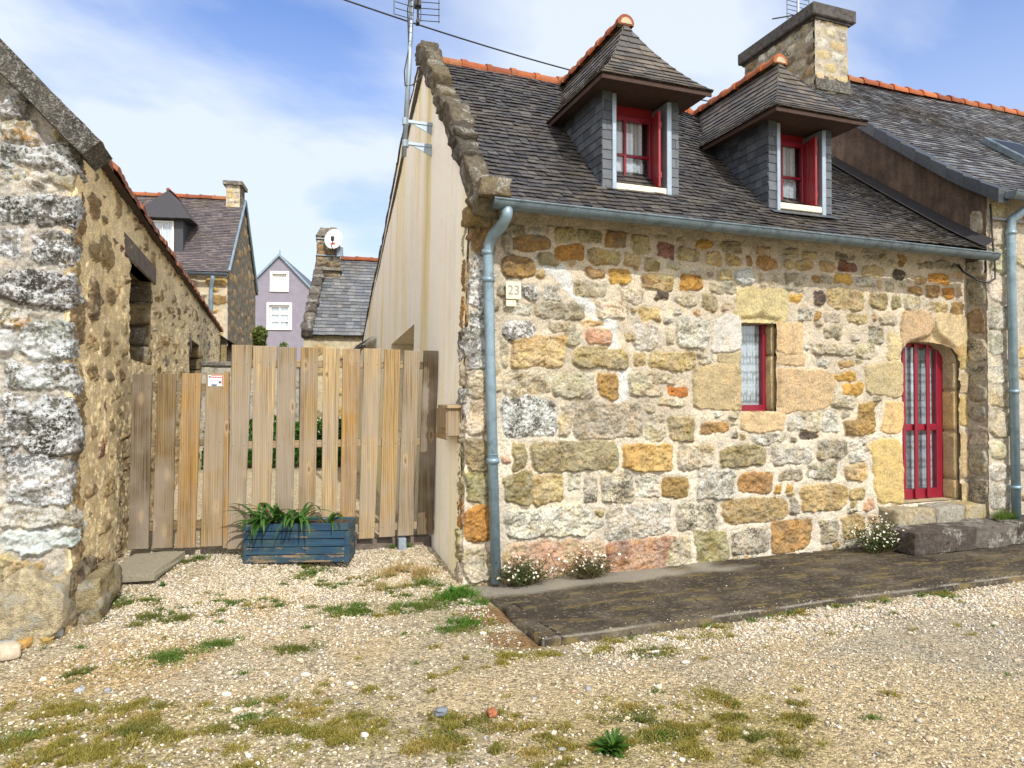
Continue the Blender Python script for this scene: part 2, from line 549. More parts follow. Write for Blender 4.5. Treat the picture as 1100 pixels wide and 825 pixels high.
mk_simple('dish_white', (.60, .63, .63), .45, .05, 5)
mk_simple('logo_red', (.55, .06, .03), .5, .05, 5)
mk_simple('sticker_white', (.75, .75, .76), .4, .03, 5)
mk_simple('sticker_blue', (.06, .09, .22), .4, .05, 5)
mk_simple('soil', (.07, .05, .035), .95, .5, 30, .8)
mk_simple('ridge_mortar', (.42, .36, .25), .9, .2, 12, .4)
mk_simple('old_wood', (.14, .115, .095), .85, .4, 10, .5)
mk_simple('interior', (.05, .045, .04), .9, .2, 3)
mk_simple('flag_stone', (.20, .19, .15), .9, .35, 6, .5, 0, (.29, .27, .20), .25)

# old concrete crusted with black and pale lichen
t = material('dark_concrete')
o = t.coord()
a = t.noise(o, 5, 6, .7); b = t.noise(o, 38, 5, .75); d = t.noise(o, 95, 4, .7)
c = t.ramp(a, [(.3, (.045, .043, .04)), (.5, (.10, .096, .086)), (.7, (.17, .16, .14))])
c = t.mix(t.ramp(b, [(.50, 0.0), (.60, .75)]), c, (.33, .33, .31))
c = t.mix(t.ramp(d, [(.50, 0.0), (.58, .85)]), c, (.028, .027, .024))
c = t.mix(t.ramp(t.noise(o, 60, 4, .7), [(.62, 0.0), (.68, .9)]), c, (.42, .42, .40))
t.out(t.pbr(c, .95, t.bump(t.math('ADD', b, d), .9, .02), Specular_IOR_Level=.15))

# brown rough-cast of the neighbour's gable
t = material('brown_roughcast')
o = t.coord()
a = t.noise(o, 3, 6, .65); b = t.noise(o, 55, 4, .7)
st = t.noise(t.coord(scale=(6, 6, .7)), 1.6, 5, .6)
c = t.ramp(a, [(.3, (.075, .055, .045)), (.5, (.13, .095, .075)), (.7, (.20, .14, .10))])
c = t.mix(.6, c, t.ramp(st, [(.35, .55), (.6, 1.2)]), 'MULTIPLY')
c = t.mix(t.ramp(b, [(.62, 0.0), (.70, .7)]), c, (.34, .31, .28))
c = t.mix(t.ramp(b, [(.28, .8), (.40, 0.0)]), c, (.03, .025, .02))
t.out(t.pbr(c, .95, t.bump(b, .9, .03), Specular_IOR_Level=.2))

# cream render with rain streaks
t = material('cream_render')
o = t.coord()
s1 = t.noise(t.coord(scale=(1, 1, .06)), 1.25, 8, .66, .15)
s2 = t.noise(t.coord(scale=(1, 1, .10)), 2.6, 8, .7, .2)
c = t.ramp(s1, [(.36, (.74, .64, .34)), (.44, (.92, .85, .60)), (.52, (.95, .93, .85)), (.60, (.95, .92, .82)), (.70, (.84, .74, .45))])
c = t.mix(t.ramp(s2, [(.56, 0.0), (.72, .45)]), c, (.62, .55, .34))
c = t.mix(t.ramp(t.noise(t.coord(scale=(1, 1, .18)), 15, 6, .7), [(.60, 0.0), (.76, .5)]), c, (.42, .40, .36))
c = t.mix(t.ramp(t.noise(o, 1.6, 7, .7), [(.58, 0.0), (.72, .35)]), c, (.68, .63, .50))
c = t.mix(.5, c, t.ramp(t.noise(o, 45, 4, .7), [(.3, .88), (.7, 1.12)]), 'MULTIPLY')
t.out(t.pbr(c, .93, t.bump(t.noise(o, 70, 4, .7), .35, .008), Specular_IOR_Level=.2))

# sawn boards; the tint of each board is its object colour
t = material('board')
o = t.coord(rand=True)
info = t.n('ShaderNodeObjectInfo')
g1 = t.noise(t.n('ShaderNodeMapping', {'Vector': o, 'Scale': (42, 42, 1.2)}).outputs[0], 1.0, 5, .65, .6)
g2 = t.noise(t.n('ShaderNodeMapping', {'Vector': o, 'Scale': (130, 130, 3.0)}).outputs[0], 1.0, 3, .6, .2)
wv_ = t.n('ShaderNodeTexWave', {'Vector': t.n('ShaderNodeMapping', {'Vector': o, 'Scale': (16, 16, .8)}).outputs[0], 'Scale': 1.0, 'Distortion': 6.0, 'Detail': 3.0, 'Detail Scale': .7}, wave_type='BANDS', bands_direction='X').outputs[1]
c = t.mix(1.0, info.outputs['Color'], t.ramp(g1, [(.3, (.46, .42, .38)), (.5, (1, 1, 1)), (.7, (1.3, 1.25, 1.18))]), 'MULTIPLY')
c = t.mix(.55, c, t.ramp(wv_, [(.0, (.62, .50, .38)), (.35, (1, 1, 1)), (1.0, (1.1, 1.1, 1.1))]), 'MULTIPLY')
c = t.mix(.6, c, t.ramp(g2, [(.35, .7), (.6, 1.1)]), 'MULTIPLY')
c = t.mix(t.ramp(t.noise(o, 2.1, 3, .5), [(.40, 0.0), (.60, .6)]), c, (.27, .235, .195))
kv = t.n('ShaderNodeVectorMath', {0: t.n('ShaderNodeMapping', {'Vector': o, 'Scale': (8, 0.01, 3.0)}).outputs[0], 1: t.n('ShaderNodeVectorMath', {0: t.n('ShaderNodeTexNoise', {'Vector': o, 'Scale': 22.0, 'Detail': 3.0}).outputs[1], 'Scale': .16}, operation='SCALE').outputs[0]}, operation='ADD').outputs[0]
kx = t.n('ShaderNodeTexVoronoi', {'Vector': kv, 'Scale': 1.0, 'Randomness': 1.0}, feature='F1')
kn = t.math('ADD', kx.outputs[0], t.math('MULTIPLY', t.math('GREATER_THAN', t.n('ShaderNodeSeparateColor', {0: kx.outputs[1]}).outputs[0], .55), 1.0))
c = t.mix(t.ramp(kn, [(.08, .0), (.14, .30), (.26, .0)]), c, (.52, .38, .22))
c = t.mix(t.ramp(kn, [(.0, .85), (.06, .7), (.11, .0)]), c, (.13, .07, .035))
t.out(t.pbr(c, .8, t.bump(t.math('ADD', g1, g2), .35, .004), Specular_IOR_Level=.25))

# blue paint flaking off old planks
t = material('blue_plank')
o = t.coord(rand=True)
g = t.noise(t.n('ShaderNodeMapping', {'Vector': o, 'Scale': (2.2, 40, 40)}).outputs[0], 1.0, 5, .7, .4)
p1 = t.noise(t.n('ShaderNodeMapping', {'Vector': o, 'Scale': (5, 22, 22)}).outputs[0], 1.0, 7, .7)
blue = t.ramp(g, [(.3, (.010, .028, .05)), (.55, (.016, .055, .105)), (.75, (.03, .08, .125))])
blue = t.mix(t.ramp(t.noise(o, 5, 4, .6), [(.45, 0.0), (.65, .7)]), blue, (.05, .085, .08))
wood = t.ramp(g, [(.3, (.12, .085, .05)), (.6, (.28, .2, .12)), (.8, (.36, .28, .18))])
bare = t.attr('bare', 'Fac')
c = t.mix(t.ramp(t.math('ADD', p1, bare), [(.585, 0.0), (.63, .9)]), blue, wood)
t.out(t.pbr(c, .7, t.bump(t.math('ADD', g, p1), .4, .004), Specular_IOR_Level=.3))

# lace behind glass, window panes
t = material('lace')
o = t.coord()
v = t.n('ShaderNodeTexVoronoi', {'Vector': t.n('ShaderNodeMapping', {'Vector': o, 'Scale': (26, 1, 13)}).outputs[0], 'Scale': 1.0, 'Randomness': .25}, feature='F1').outputs[0]
wz = t.n('ShaderNodeTexWave', {'Vector': o, 'Scale': 1.6, 'Distortion': .5}, wave_type='BANDS', bands_direction='Z').outputs[1]
f = t.noise(o, 140, 2, .5)
al = t.math('ADD', t.ramp(v, [(.28, 1.0), (.48, .48)]), t.ramp(wz, [(.70, 0.0), (.82, .4)]), True)
al = t.math('MULTIPLY', al, t.ramp(f, [(.35, .55), (.55, 1.0)]))
d = t.n('ShaderNodeBsdfDiffuse', {'Color': (.52, .58, .66)}).outputs[0]
tr = t.n('ShaderNodeBsdfTransparent').outputs[0]
t.out(t.n('ShaderNodeMixShader', {0: al, 1: tr, 2: d}).outputs[0])
t = material('net_curtain')
o = t.coord()
wz = t.n('ShaderNodeTexWave', {'Vector': t.coord(scale=(1, 1, .1)), 'Scale': 7.0, 'Distortion': 2.0}, wave_type='BANDS', bands_direction='X').outputs[1]
d = t.n('ShaderNodeBsdfDiffuse', {'Color': t.ramp(wz, [(0, (.50, .54, .60)), (1, (.84, .86, .90))])}).outputs[0]
tr = t.n('ShaderNodeBsdfTransparent').outputs[0]
t.out(t.n('ShaderNodeMixShader', {0: t.ramp(t.noise(o, 60, 3, .6), [(.3, .75), (.6, 1.0)]), 1: tr, 2: d}).outputs[0])
t = material('glass')
fr = t.math('MULTIPLY', t.math('POWER', t.n('ShaderNodeLayerWeight', {'Blend': .5}).outputs[1], 3.0), .55)
gl = t.n('ShaderNodeBsdfGlossy', {'Color': (.9, .95, 1), 'Roughness': .02}).outputs[0]
tr = t.n('ShaderNodeBsdfTransparent', {'Color': (.93, .95, .95)}).outputs[0]
t.out(t.n('ShaderNodeMixShader', {0: t.math('ADD', fr, .06), 1: tr, 2: gl}).outputs[0])
t = material('dark_glass')
t.out(t.pbr((.012, .014, .017), .4, Specular_IOR_Level=.12))

# leaves, grass, petals
for nm, base, tr_ in (('leaf_strap', (.045, .13, .018), .35), ('leaf_small', (.045, .085, .018), .3), ('leaf_shrub', (.085, .11, .022), .3), ('grass', None, .3)):
    t = material(nm)
    c = t.attr('Col') if base is None else t.mix(1.0, base, t.attr('Col'), 'MULTIPLY')
    p = t.pbr(c, .55, Specular_IOR_Level=.35)
    tl_ = t.n('ShaderNodeBsdfTranslucent', {'Color': c}).outputs[0]
    t.out(t.n('ShaderNodeMixShader', {0: tr_, 1: p, 2: tl_}).outputs[0])
mk_simple('petal_white', (.80, .78, .74), .7, .05, 20)
mk_simple('petal_yellow', (.62, .42, .05), .7, .05, 20)
mk_simple('stem', (.10, .075, .035), .8, .3, 20)

# ground: tan grit, white gravel, bare dirt
t = material('ground')
o = t.coord()
n_a = t.noise(o, 120, 4, .75); n_b = t.noise(o, 22, 5, .7); n_c = t.noise(o, 2.6, 5, .6)
vor = t.n('ShaderNodeTexVoronoi', {'Vector': o, 'Scale': 70.0}, feature='F1')
vc = t.n('ShaderNodeSeparateColor', {0: vor.outputs[1]})
c = t.mix(1.0, t.attr('Col'), t.ramp(vc.outputs[0], [(0, .42), (.5, .92), (1, 1.35)]), 'MULTIPLY')
c = t.mix(.9, c, t.ramp(n_a, [(.3, .45), (.5, .95), (.7, 1.3)]), 'MULTIPLY')
c = t.mix(.8, c, t.ramp(n_b, [(.3, .72), (.7, 1.2)]), 'MULTIPLY')
c = t.mix(t.ramp(n_c, [(.52, 0.0), (.68, .35)]), c, (.42, .32, .18))
hh = t.math('ADD', t.math('MULTIPLY', t.ramp(vor.outputs[0], [(0, 1.0), (.6, 0.0)]), .8), n_a)
t.out(t.pbr(c, .95, t.bump(hh, .9, .012), Specular_IOR_Level=.15))

# worn concrete strip with moss
t = material('worn_concrete')
o = t.coord()
a = t.noise(o, 1.7, 6, .65); b = t.noise(o, 60, 4, .7); d = t.noise(t.coord(scale=(.6, 2.2, 1)), 4.5, 6, .7)
c = t.ramp(a, [(.32, (.024, .019, .014)), (.5, (.048, .039, .028)), (.68, (.12, .10, .072))])
c = t.mix(.9, c, t.ramp(b, [(.3, .55), (.5, 1.0), (.7, 1.5)]), 'MULTIPLY')
c = t.mix(t.ramp(d, [(.53, 0.0), (.62, .7)]), c, (.17, .13, .045))
vo = t.n('ShaderNodeTexVoronoi', {'Vector': t.n('ShaderNodeVectorMath', {0: o, 1: t.n('ShaderNodeVectorMath', {0: t.n('ShaderNodeTexNoise', {'Vector': o, 'Scale': 3.0, 'Detail': 4.0}).outputs[1], 'Scale': .5}, operation='SCALE').outputs[0]}, operation='ADD').outputs[0], 'Scale': .9}, feature='DISTANCE_TO_EDGE').outputs[0]
c = t.mix(t.ramp(vo, [(.0, .8), (.010, 0.0)]), c, (.012, .010, .008))
ag = t.n('ShaderNodeTexVoronoi', {'Vector': o, 'Scale': 55.0}, feature='F1')
c = t.mix(t.ramp(t.n('ShaderNodeSeparateColor', {0: ag.outputs[1]}).outputs[0], [(.88, 0.0), (.93, .45)]), c, (.22, .195, .155))
c = t.mix(t.attr('pale', 'Fac'), c, (.36, .34, .29))
t.out(t.pbr(c, t.ramp(a, [(.4, .75), (.6, .95)]), t.bump(b, .8, .012), Specular_IOR_Level=.3))

# ================================================================== GROUND
def gz(x, y):
    """ground height: flat street, rising gently into the passage behind the gate"""
    x = np.asarray(x, float); y = np.asarray(y, float)
    z = .10 * sstep((y + .1) / 1.2) * (1 - sstep((x + .1) / .3)) + .045 * sstep((-x - .6) / 2.0) * sstep((y + .8) / 1.6)
    z = z + .022 * np.clip(y - 1.2, 0, 8)
    z = z - .03 * sstep((x + .25) / .5) * sstep((y + 1.9) / .4) - .07 * sstep((x - .05) / .15) * sstep((y + 1.5) / .1)
    return z + .018 * fbm(x * 1.3, y * 1.3, 301, 3)


def ground_col(x, y):
    def blob(cx, cy, r, k=.5):
        d = np.hypot((x - cx), (y - cy) * 1.25) / r + k * fbm(x * 2.4, y * 2.4, 311, 4)
        return sstep((1.15 - d) / .5)
    c = np.empty(x.shape + (3,)); c[:] = (0.517, 0.421, 0.260)

    def put(m_, col):
        nonlocal c
        c = c * (1 - m_[..., None]) + np.array(col) * m_[..., None]
    put(.8 * sstep((fbm(x * .9, y * .9, 317, 4) + .02) / .25), (0.440, 0.383, 0.271))
    white = np.maximum.reduce([blob(-1.2, .9, 1.8), blob(-2.3, .3, .7), blob(-.4, .7, .6), blob(-1.6, -.9, .7) * .7])
    put(white * .6, (0.517, 0.444, 0.318))
    put(np.maximum(blob(-1.72, -.05, .42), blob(-2.3, -1.0, .55)) * .85, (0.517, 0.377, 0.191))
    put(blob(-.42, .35, .33) * .7, (0.568, 0.402, 0.184))
    put(np.maximum(blob(-.02, -.85, .30), blob(.0, -1.35, .22)), (0.258, 0.164, 0.080))
    put(sstep((y + 2.05) / .45) * sstep((x - .1) / .8) * sstep((3.2 - x) / 1.2) * .7, (0.595, 0.502, 0.335))
    put(blob(2.6, -2.3, 1.0) * .8, (0.388, 0.358, 0.284))
    put(blob(1.6, -3.0, .8) * .6, (0.542, 0.440, 0.266))
    put(np.maximum.reduce([blob(-2.7, -1.6, .42), blob(-2.2, -2.0, .45), blob(-1.5, -1.95, .22), blob(-1.8, -2.35, .25), blob(-.3, -2.75, .30), blob(.5, -2.85, .4), blob(-.7, -2.4, .18), blob(-1.1, -2.3, .2), blob(-.95, -.45, .28), blob(-.2, -.35, .16), blob(-2.3, -.2, .2), blob(-1.2, .55, .2)]) * .35, (0.254, 0.208, 0.052))
    put(blob(-2.6, -1.7, .5) * .4, (0.349, 0.289, 0.138)); put(blob(-1.4, -2.2, .5) * .4, (0.362, 0.314, 0.151)); put(blob(.3, -2.85, .7) * .5, (0.376, 0.314, 0.138))
    put(sstep((.6 + fbm(x * 1.5, y * 1.5, 331, 4) * .5 - np.abs(y - 5.2) / 4) / .2) * sstep((y - 1.4) / .4), (0.647, 0.553, 0.382))
    return c


def ground_sheet():
    fine = .03
    xs = np.concatenate([-np.geomspace(420, 6.2, 26), np.arange(-6, 9, fine * 1.2), np.geomspace(9.2, 420, 26)])
    ys = np.concatenate([-np.geomspace(300, 5.2, 24), np.arange(-5, 2.2, fine), np.geomspace(2.25, 700, 70)])
    x, y = np.meshgrid(xs, ys, indexing='ij')
    near = (np.abs(x) < 9) & (np.abs(y) < 9)
    z = gz(x, y)
    z = z + np.where(near, .006 * fbm(x * 9, y * 9, 341, 4), 0)
    far = sstep((np.hypot(x, y) - 14) / 30)
    z = z * (1 - far) + .2 * far
    c = ground_col(x, y)
    nx, ny = x.shape
    idx = np.arange(nx * ny).reshape(nx, ny)
    F = np.stack([idx[:-1, :-1], idx[1:, :-1], idx[1:, 1:], idx[:-1, 1:]], -1).reshape(-1, 4)
    o = np_mesh('ground', np.stack([x, y, z], -1).reshape(-1, 3), F, MAT['ground'], None, True, c.reshape(-1, 3))
    return tag(o, 'gravelly tan ground with dirt and moss', None, None, 'structure')


ground_sheet()

# the concrete strip along the street front
def pavement():
    xs = np.concatenate([[.06, .061], np.arange(.09, 9, .035)])
    ys = np.concatenate([[-1.5, -1.4999], np.arange(-1.47, .02, .035)])
    x, y = np.meshgrid(xs, ys, indexing='ij')
    z = .008 - .04 * sstep((y + 1.5) / 1.5) + .008 * fbm(x * 2, y * 2, 401, 4) + .003 * fbm(x * 22, y * 22, 405, 2)
    x2 = x + np.where(x < .2, .06 * (-y - .3) + .05 * fbm(y * 3, y * 0 + 2, 411, 3), 0)
    y2 = y + np.where(y < -1.47, .018 * fbm(x * 2.2, x * 0 + 5, 415, 4) + .006 * fbm(x * 14, x * 0, 417, 2), 0)
    z[0, :] = -.09; z[:, 0] = -.09
    pale = .8 * sstep((-1.462 - y) / .012) * (y > -1.4995) * sstep((fbm(x * 3, y * 3, 421, 3) + .25) / .3)
    pale = np.maximum(pale, .55 * sstep((y + .42 + .12 * fbm(x * 2, y * 0, 425, 3)) / .12) * sstep((2.6 - x + fbm(x * 3, y * 3, 431, 2)) / .8))
    pale[:, 0] *= .3
    nx, ny = x.shape
    idx = np.arange(nx * ny).reshape(nx, ny)
    F = np.stack([idx[:-1, :-1], idx[1:, :-1], idx[1:, 1:], idx[:-1, 1:]], -1).reshape(-1, 4)
    o = np_mesh('pavement', np.stack([x2, y2, z], -1).reshape(-1, 3), F, MAT['worn_concrete'], None, True, floats=dict(pale=pale))
    tag(o, 'dark mossy concrete strip along the stone cottage', None, None, 'structure')


pavement()


# ================================================================== shared builders
SLATES = dict(dark=[(.052, .050, .055), (.066, .063, .066), (.043, .042, .047), (.074, .069, .067), (.090, .083, .078), (.062, .056, .052)],
              blue=[(.06, .075, .095), (.07, .085, .105), (.05, .06, .078), (.085, .10, .12)],
              brown=[(.072, .067, .062), (.09, .082, .073), (.06, .057, .056), (.115, .10, .086), (.092, .072, .055), (.14, .122, .10)],
              grey=[(.13, .14, .155), (.16, .17, .185), (.11, .12, .135), (.19, .195, .20)],
              plum=[(.115, .10, .11), (.14, .12, .125), (.10, .09, .10), (.16, .135, .13)])


def slates(mb, f, rows, width, pal, rng, thick=.007, lift=.006, rough=1.0, ref=None):
    """rows: (t0, t1, s0a, s1a, s0b, s1b) start/end along the row at its lower and upper edge; f(s, t) -> point"""
    for ri, (t0, t1, a0, a1, b0, b1) in enumerate(rows):
        s = a0 - rng.random() * width
        while s < a1:
            w_ = width * rng.uniform(.75, 1.25)
            e = s + w_
            lo0, lo1 = max(s + .002, a0), min(e - .002, a1)
            hi0, hi1 = max(s + .002, b0), min(e - .002, b1)
            s = e
            if lo1 - lo0 < .012:
                continue
            if hi1 < hi0:
                hi0 = hi1 = (max(min(hi0, b1), b0))
            ex = (t1 - t0) * 1.25
            tj = (t1 - t0) * rng.uniform(-.10, .10) * rough
            p = [Vector(f(lo0, t0 + tj)), Vector(f(lo1, t0 + tj * .6)), Vector(f(hi1, t0 + ex)), Vector(f(hi0, t0 + ex))]
            n = (p[1] - p[0]).cross(p[3] - p[0])
            if n.length < 1e-9:
                n = (p[1] - p[0]).cross(p[2] - p[0])
            n.normalize()
            if ref is not None and n.dot(ref) < 0:
                n = -n
            l0 = lift + rng.uniform(0, .006) * rough
            l1 = lift + rng.uniform(0, .006) * rough
            q = [p[0] + n * (l0 + thick), p[1] + n * (l1 + thick), p[2] + n * .001, p[3] + n * .001]
            b = [p[0] + n * (l0), p[1] + n * (l1)]
            c = rng.choice(pal); j = rng.uniform(.84, 1.15)
            c = tuple(v * j for v in c)
            mb.add(q + b, [(0, 1, 2, 3), (4, 5, 1, 0), (4, 0, 3), (5, 2, 1)], c)


def ridge_tiles(name, a, b, m, parent, rng, r=.085, length=.30, cols=((.29, .082, .03), (.33, .105, .04), (.21, .062, .028), (.29, .115, .05))):
    """half-round clay tiles laid end to end with a raised collar on each"""
    a, b = Vector(a), Vector(b)
    d = (b - a); L = d.length; d.normalize()
    side = d.cross(Vector((0, 0, 1))).normalized(); up = side.cross(d)
    mb = MB()
    n = max(1, round(L / length)); l = L / n
    for i in range(n):
        c = rng.choice(cols); j = rng.uniform(.85, 1.15); c = tuple(v * j for v in c)
        dz = rng.uniform(-.006, .006)
        prof = [(-.012, r * 1.17), (.05, r * 1.19), (.062, r * 1.03), (l + .01, r * rng.uniform(.94, .99))]
        V, F = [], []
        K = 10
        for (x, rr) in prof:
            for k in range(K + 1):
                t_ = math.pi * (k / K) * 1.16 - math.pi * .08
                V.append(a + d * (i * l + x) + side * math.cos(t_) * rr + up * (math.sin(t_) * rr * .95 + dz))
        for q in range(len(prof) - 1):
            for k in range(K):
                F.append((q * (K + 1) + k, q * (K + 1) + k + 1, (q + 1) * (K + 1) + k + 1, (q + 1) * (K + 1) + k))
        F.append(tuple(range(K + 1)))
        mb.add(V, F, c)
    return mb.build(name, m, parent)


def gutter(name, a, b, r, parent, m, joints=True):
    """half-round gutter with a rolled front lip and joint bands"""
    a, b = Vector(a), Vector(b)
    d = (b - a); L = d.length; d.normalize()
    out = Vector((d.y, -d.x, 0)).normalized()
    up = Vector((0, 0, 1))
    mb = MB(); K = 12
    P = []
    for k in range(K + 1):
        t_ = math.pi * k / K
        P.append((math.cos(t_) * r, -math.sin(t_) * r))
    V, F = [], []
    for x in (0, L):
        for (px, pz) in P:
            V.append(a + d * x + out * px + up * pz)
    for k in range(K):
        F.append((k, k + 1, K + 1 + k + 1, K + 1 + k))
    F.append(tuple(range(K + 1))); F.append(tuple(range(K + 1, 2 * K + 2)))
    mb.add(V, F)
    mb.tube([a + out * r, b + out * r], r * .14, 8)
    if joints:
        n = max(2, int(L / .62))
        for i in range(n + 1):
            x = min(max(L * i / n + (.08 if 0 < i < n and i % 2 else 0), .01), L - .02)
            V, F = [], []
            for xx in (x - .008, x + .008):
                for (px, pz) in P:
                    V.append(a + d * xx + out * px * 1.05 + up * pz * 1.05)
            for k in range(K):
                F.append((k, k + 1, K + 1 + k + 1, K + 1 + k))
            mb.add(V, F)
    return mb.build(name, m, parent, False)


def rough_block(mb, c, size, M=None, seed=0, amp=.02, n=5, col=(.2, .18, .15), roundness=.5):
    """a rough stone: a rounded, noise-worn block"""
    rng = np.random.RandomState(seed)
    V, F, ind = [], [], {}

    def vid(p):
        k = tuple(np.round(p, 5))
        if k not in ind:
            ind[k] = len(V); V.append(p)
        return ind[k]
    for ax in range(3):
        for sg in (-1, 1):
            for i in range(n):
                for j in range(n):
                    q = []
                    for (a, b) in ((i, j), (i + 1, j), (i + 1, j + 1), (i, j + 1)):
                        p = np.zeros(3); p[ax] = sg
                        p[(ax + 1) % 3] = -1 + 2 * a / n; p[(ax + 2) % 3] = -1 + 2 * b / n
                        q.append(vid(p))
                    F.append(q if sg > 0 else q[::-1])
    V = np.array(V)
    ln = np.linalg.norm(V, axis=1, keepdims=True)
    sp = V / ln * 1.25
    V = V * (1 - roundness * .45) + sp * roundness * .45
    off = seed * 3.7
    N = fbm(V[:, 0] * 1.1 + off, V[:, 1] * 1.1 + V[:, 2] * 1.7, seed % 97 + 500, 3)
    N2 = fbm(V[:, 2] * 1.4 + off, V[:, 0] * 1.3 - V[:, 1] * 1.1, seed % 89 + 520, 3)
    V = V * (np.array(size) / 2) + (V / ln) * (amp * 2 * N)[:, None] + np.stack([N2, N, -N2], -1) * amp
    P = [Vector(p) for p in V]
    if M is not None:
        P = [M @ p for p in P]
    P = [p + Vector(c) for p in P]
    mb.add(P, F, col)


def strip(mb, poly, f, y0, y1, col=(1, 1, 1), close=True):
    """the reveal of an opening: the outline swept from depth y0 to y1"""
    n = len(poly)
    V = [f(p, y0) for p in poly] + [f(p, y1) for p in poly]
    F = [(i, (i + 1) % n, n + (i + 1) % n, n + i) for i in range(n if close else n - 1)]
    mb.add(V, F, col)


def lean(X):
    """the old corner leans: shift the left end of the front a little to the right with height"""
    X[..., 0] += .022 * X[..., 2] * np.clip(1 - X[..., 0] / 1.2, 0, 1)
    return X


rnd = random.Random(7)
nrng = np.random.RandomState(11)

# ================================================================== THE COTTAGE
cottage = thing('stone_cottage', 'stone cottage with slate roof, two dormers and red window and door', 'house', (0, 0, 0))

WIN = [(2.855, 1.42), (3.30, 1.42), (3.30, 2.31), (2.855, 2.30)]
WIN_CH = [(2.83, 2.29), (2.83, 2.385), (2.93, 2.385), (3.03, 2.40), (3.09, 2.44), (3.12, 2.475), (3.15, 2.44), (3.21, 2.40), (3.30, 2.385), (3.37, 2.38), (3.37, 1.42), (3.28, 1.42), (3.28, 2.29)]
DOOR = [(5.005, .385), (5.90, .385), (5.90, 1.93), (5.88, 2.03), (5.81, 2.11), (5.70, 2.155), (5.50, 2.175), (5.22, 2.175), (5.10, 2.15), (5.04, 2.10), (5.01, 2.02)]
DOOR_CH = [(4.99, 1.95), (4.99, 2.06), (5.04, 2.15), (5.12, 2.205), (5.25, 2.24), (5.38, 2.26), (5.45, 2.31), (5.513, 2.40), (5.57, 2.33), (5.65, 2.26), (5.76, 2.215), (5.86, 2.13), (5.92, 2.02), (5.96, 1.90), (5.96, .39), (5.88, .39), (5.88, 1.95)]
FACADE = '''b40,286,77,299 e83,297,103,309 e108,296,132,308 b137,294,158,309 e165,292,183,306 o84,279,113,293 y119,278,151,290 y156,277,171,288 g67,273,85,284 B31,260,62,280 B116,266,135,273 Y141,261,161,274 B175,259,190,271 w71,243,88,256 p104,248,136,261 q62,228,113,240 p126,229,158,244 l51,244,64,253 w41,231,58,238 l34,206,64,224 p78,216,104,225 y110,222,133,226 q92,204,108,215 s115,204,139,218 p151,245,176,255 y64,262,72,268 q33,300,52,307 q31,282,39,300 y42,183,94,211 p32,182,38,209 e101,183,159,201 p33,158,81,178 p83,156,124,179 B129,157,149,178 p161,158,184,179 l34,122,84,156 p88,121,101,154 q103,119,174,152 g61,91,148,116 O153,88,208,112 e44,94,55,116 e36,65,61,91 y62,63,92,89 p97,75,108,88 d114,63,125,83 d131,60,163,87 w168,62,189,84 w38,33,122,59 w136,26,205,56 s38,-4,136,28 S137,-10,212,24 r192,289,208,302 e214,289,237,299 Y235,301,255,309 e265,300,287,310 y245,287,263,297 y270,287,287,296 B295,286,302,297 B309,286,331,298 y340,289,349,297 y355,287,376,297 e178,276,192,287 p201,279,216,286 y175,258,208,272 o216,259,241,274 q250,260,280,269 y259,270,274,281 c280,268,300,282 p309,266,332,280 q340,276,356,283 q340,266,365,273 Y348,254,363,262 G286,240,343,266 p210,244,234,254 e240,240,257,256 p263,240,280,247 y172,228,194,241 k189,250,201,257 w213,203,246,232 W252,201,286,235 w166,202,190,224 p201,207,208,219 G330,201,364,233 w359,235,375,249 y182,183,232,199 y166,186,177,198 p164,169,212,179 p164,157,197,168 R203,157,223,166 p236,188,253,199 G258,189,285,199 G330,190,368,199 G229,144,285,187 G329,142,405,185 p192,147,221,154 p176,142,187,155 p178,116,198,139 e203,115,231,136 B238,122,271,132 G286,122,341,142 w346,122,370,137 p215,89,254,111 e261,88,316,108 w322,88,375,105 k360,114,384,119 w302,110,341,119 q332,71,363,81 w168,62,191,83 B194,61,223,80 w234,58,278,86 B284,61,324,81 d212,28,257,55 T264,31,343,56 q346,36,355,52 Y327,60,336,66 Y344,60,350,66 p195,-7,226,21 e232,-6,268,28 d274,1,319,24 B323,-1,373,29 w370,72,384,85 y361,288,376,297 y388,289,405,300 r413,290,436,299 y444,286,476,297 k488,284,505,295 B378,277,387,283 q388,277,402,283 Y405,277,428,286 w435,275,463,286 s465,274,471,282 p478,273,490,280 p509,283,520,292 y521,282,537,290 o542,284,574,295 B512,270,530,278 B539,268,556,280 o564,268,582,279 s588,270,595,280 k378,252,392,267 y397,249,447,271 e454,253,480,268 g488,254,498,266 p505,251,528,266 p533,250,547,262 y551,253,568,262 B577,250,596,264 p392,235,415,245 y423,235,454,244 b379,237,384,244 q453,214,474,231 p375,201,434,212 p436,199,462,213 p470,236,492,246 G482,197,502,233 G514,208,550,248 G553,209,580,247 A581,193,598,230 Y402,175,436,181 G449,158,502,193 Y418,158,443,172 p401,144,433,157 B420,115,461,132 B438,128,461,149 A474,117,502,152 A459,40,501,110 q382,93,420,111 q369,71,408,87 y420,68,448,85 w426,87,447,110 T424,47,446,60 s443,35,459,44 q386,5,409,29 T416,6,446,31 B359,4,374,29 G584,161,603,183 A584,123,603,158 G583,61,602,116 G583,36,602,57 T361,38,420,65 p360,121,388,140 w389,120,410,139 B1,301,20,318 B1,281,20,301 l1,258,20,280 l1,233,20,256 l1,206,20,231 l1,182,21,205 p1,157,21,180 p1,124,22,156 g1,95,23,121 e1,66,24,94 o1,34,25,64 p0,0,25,30'''
st = []
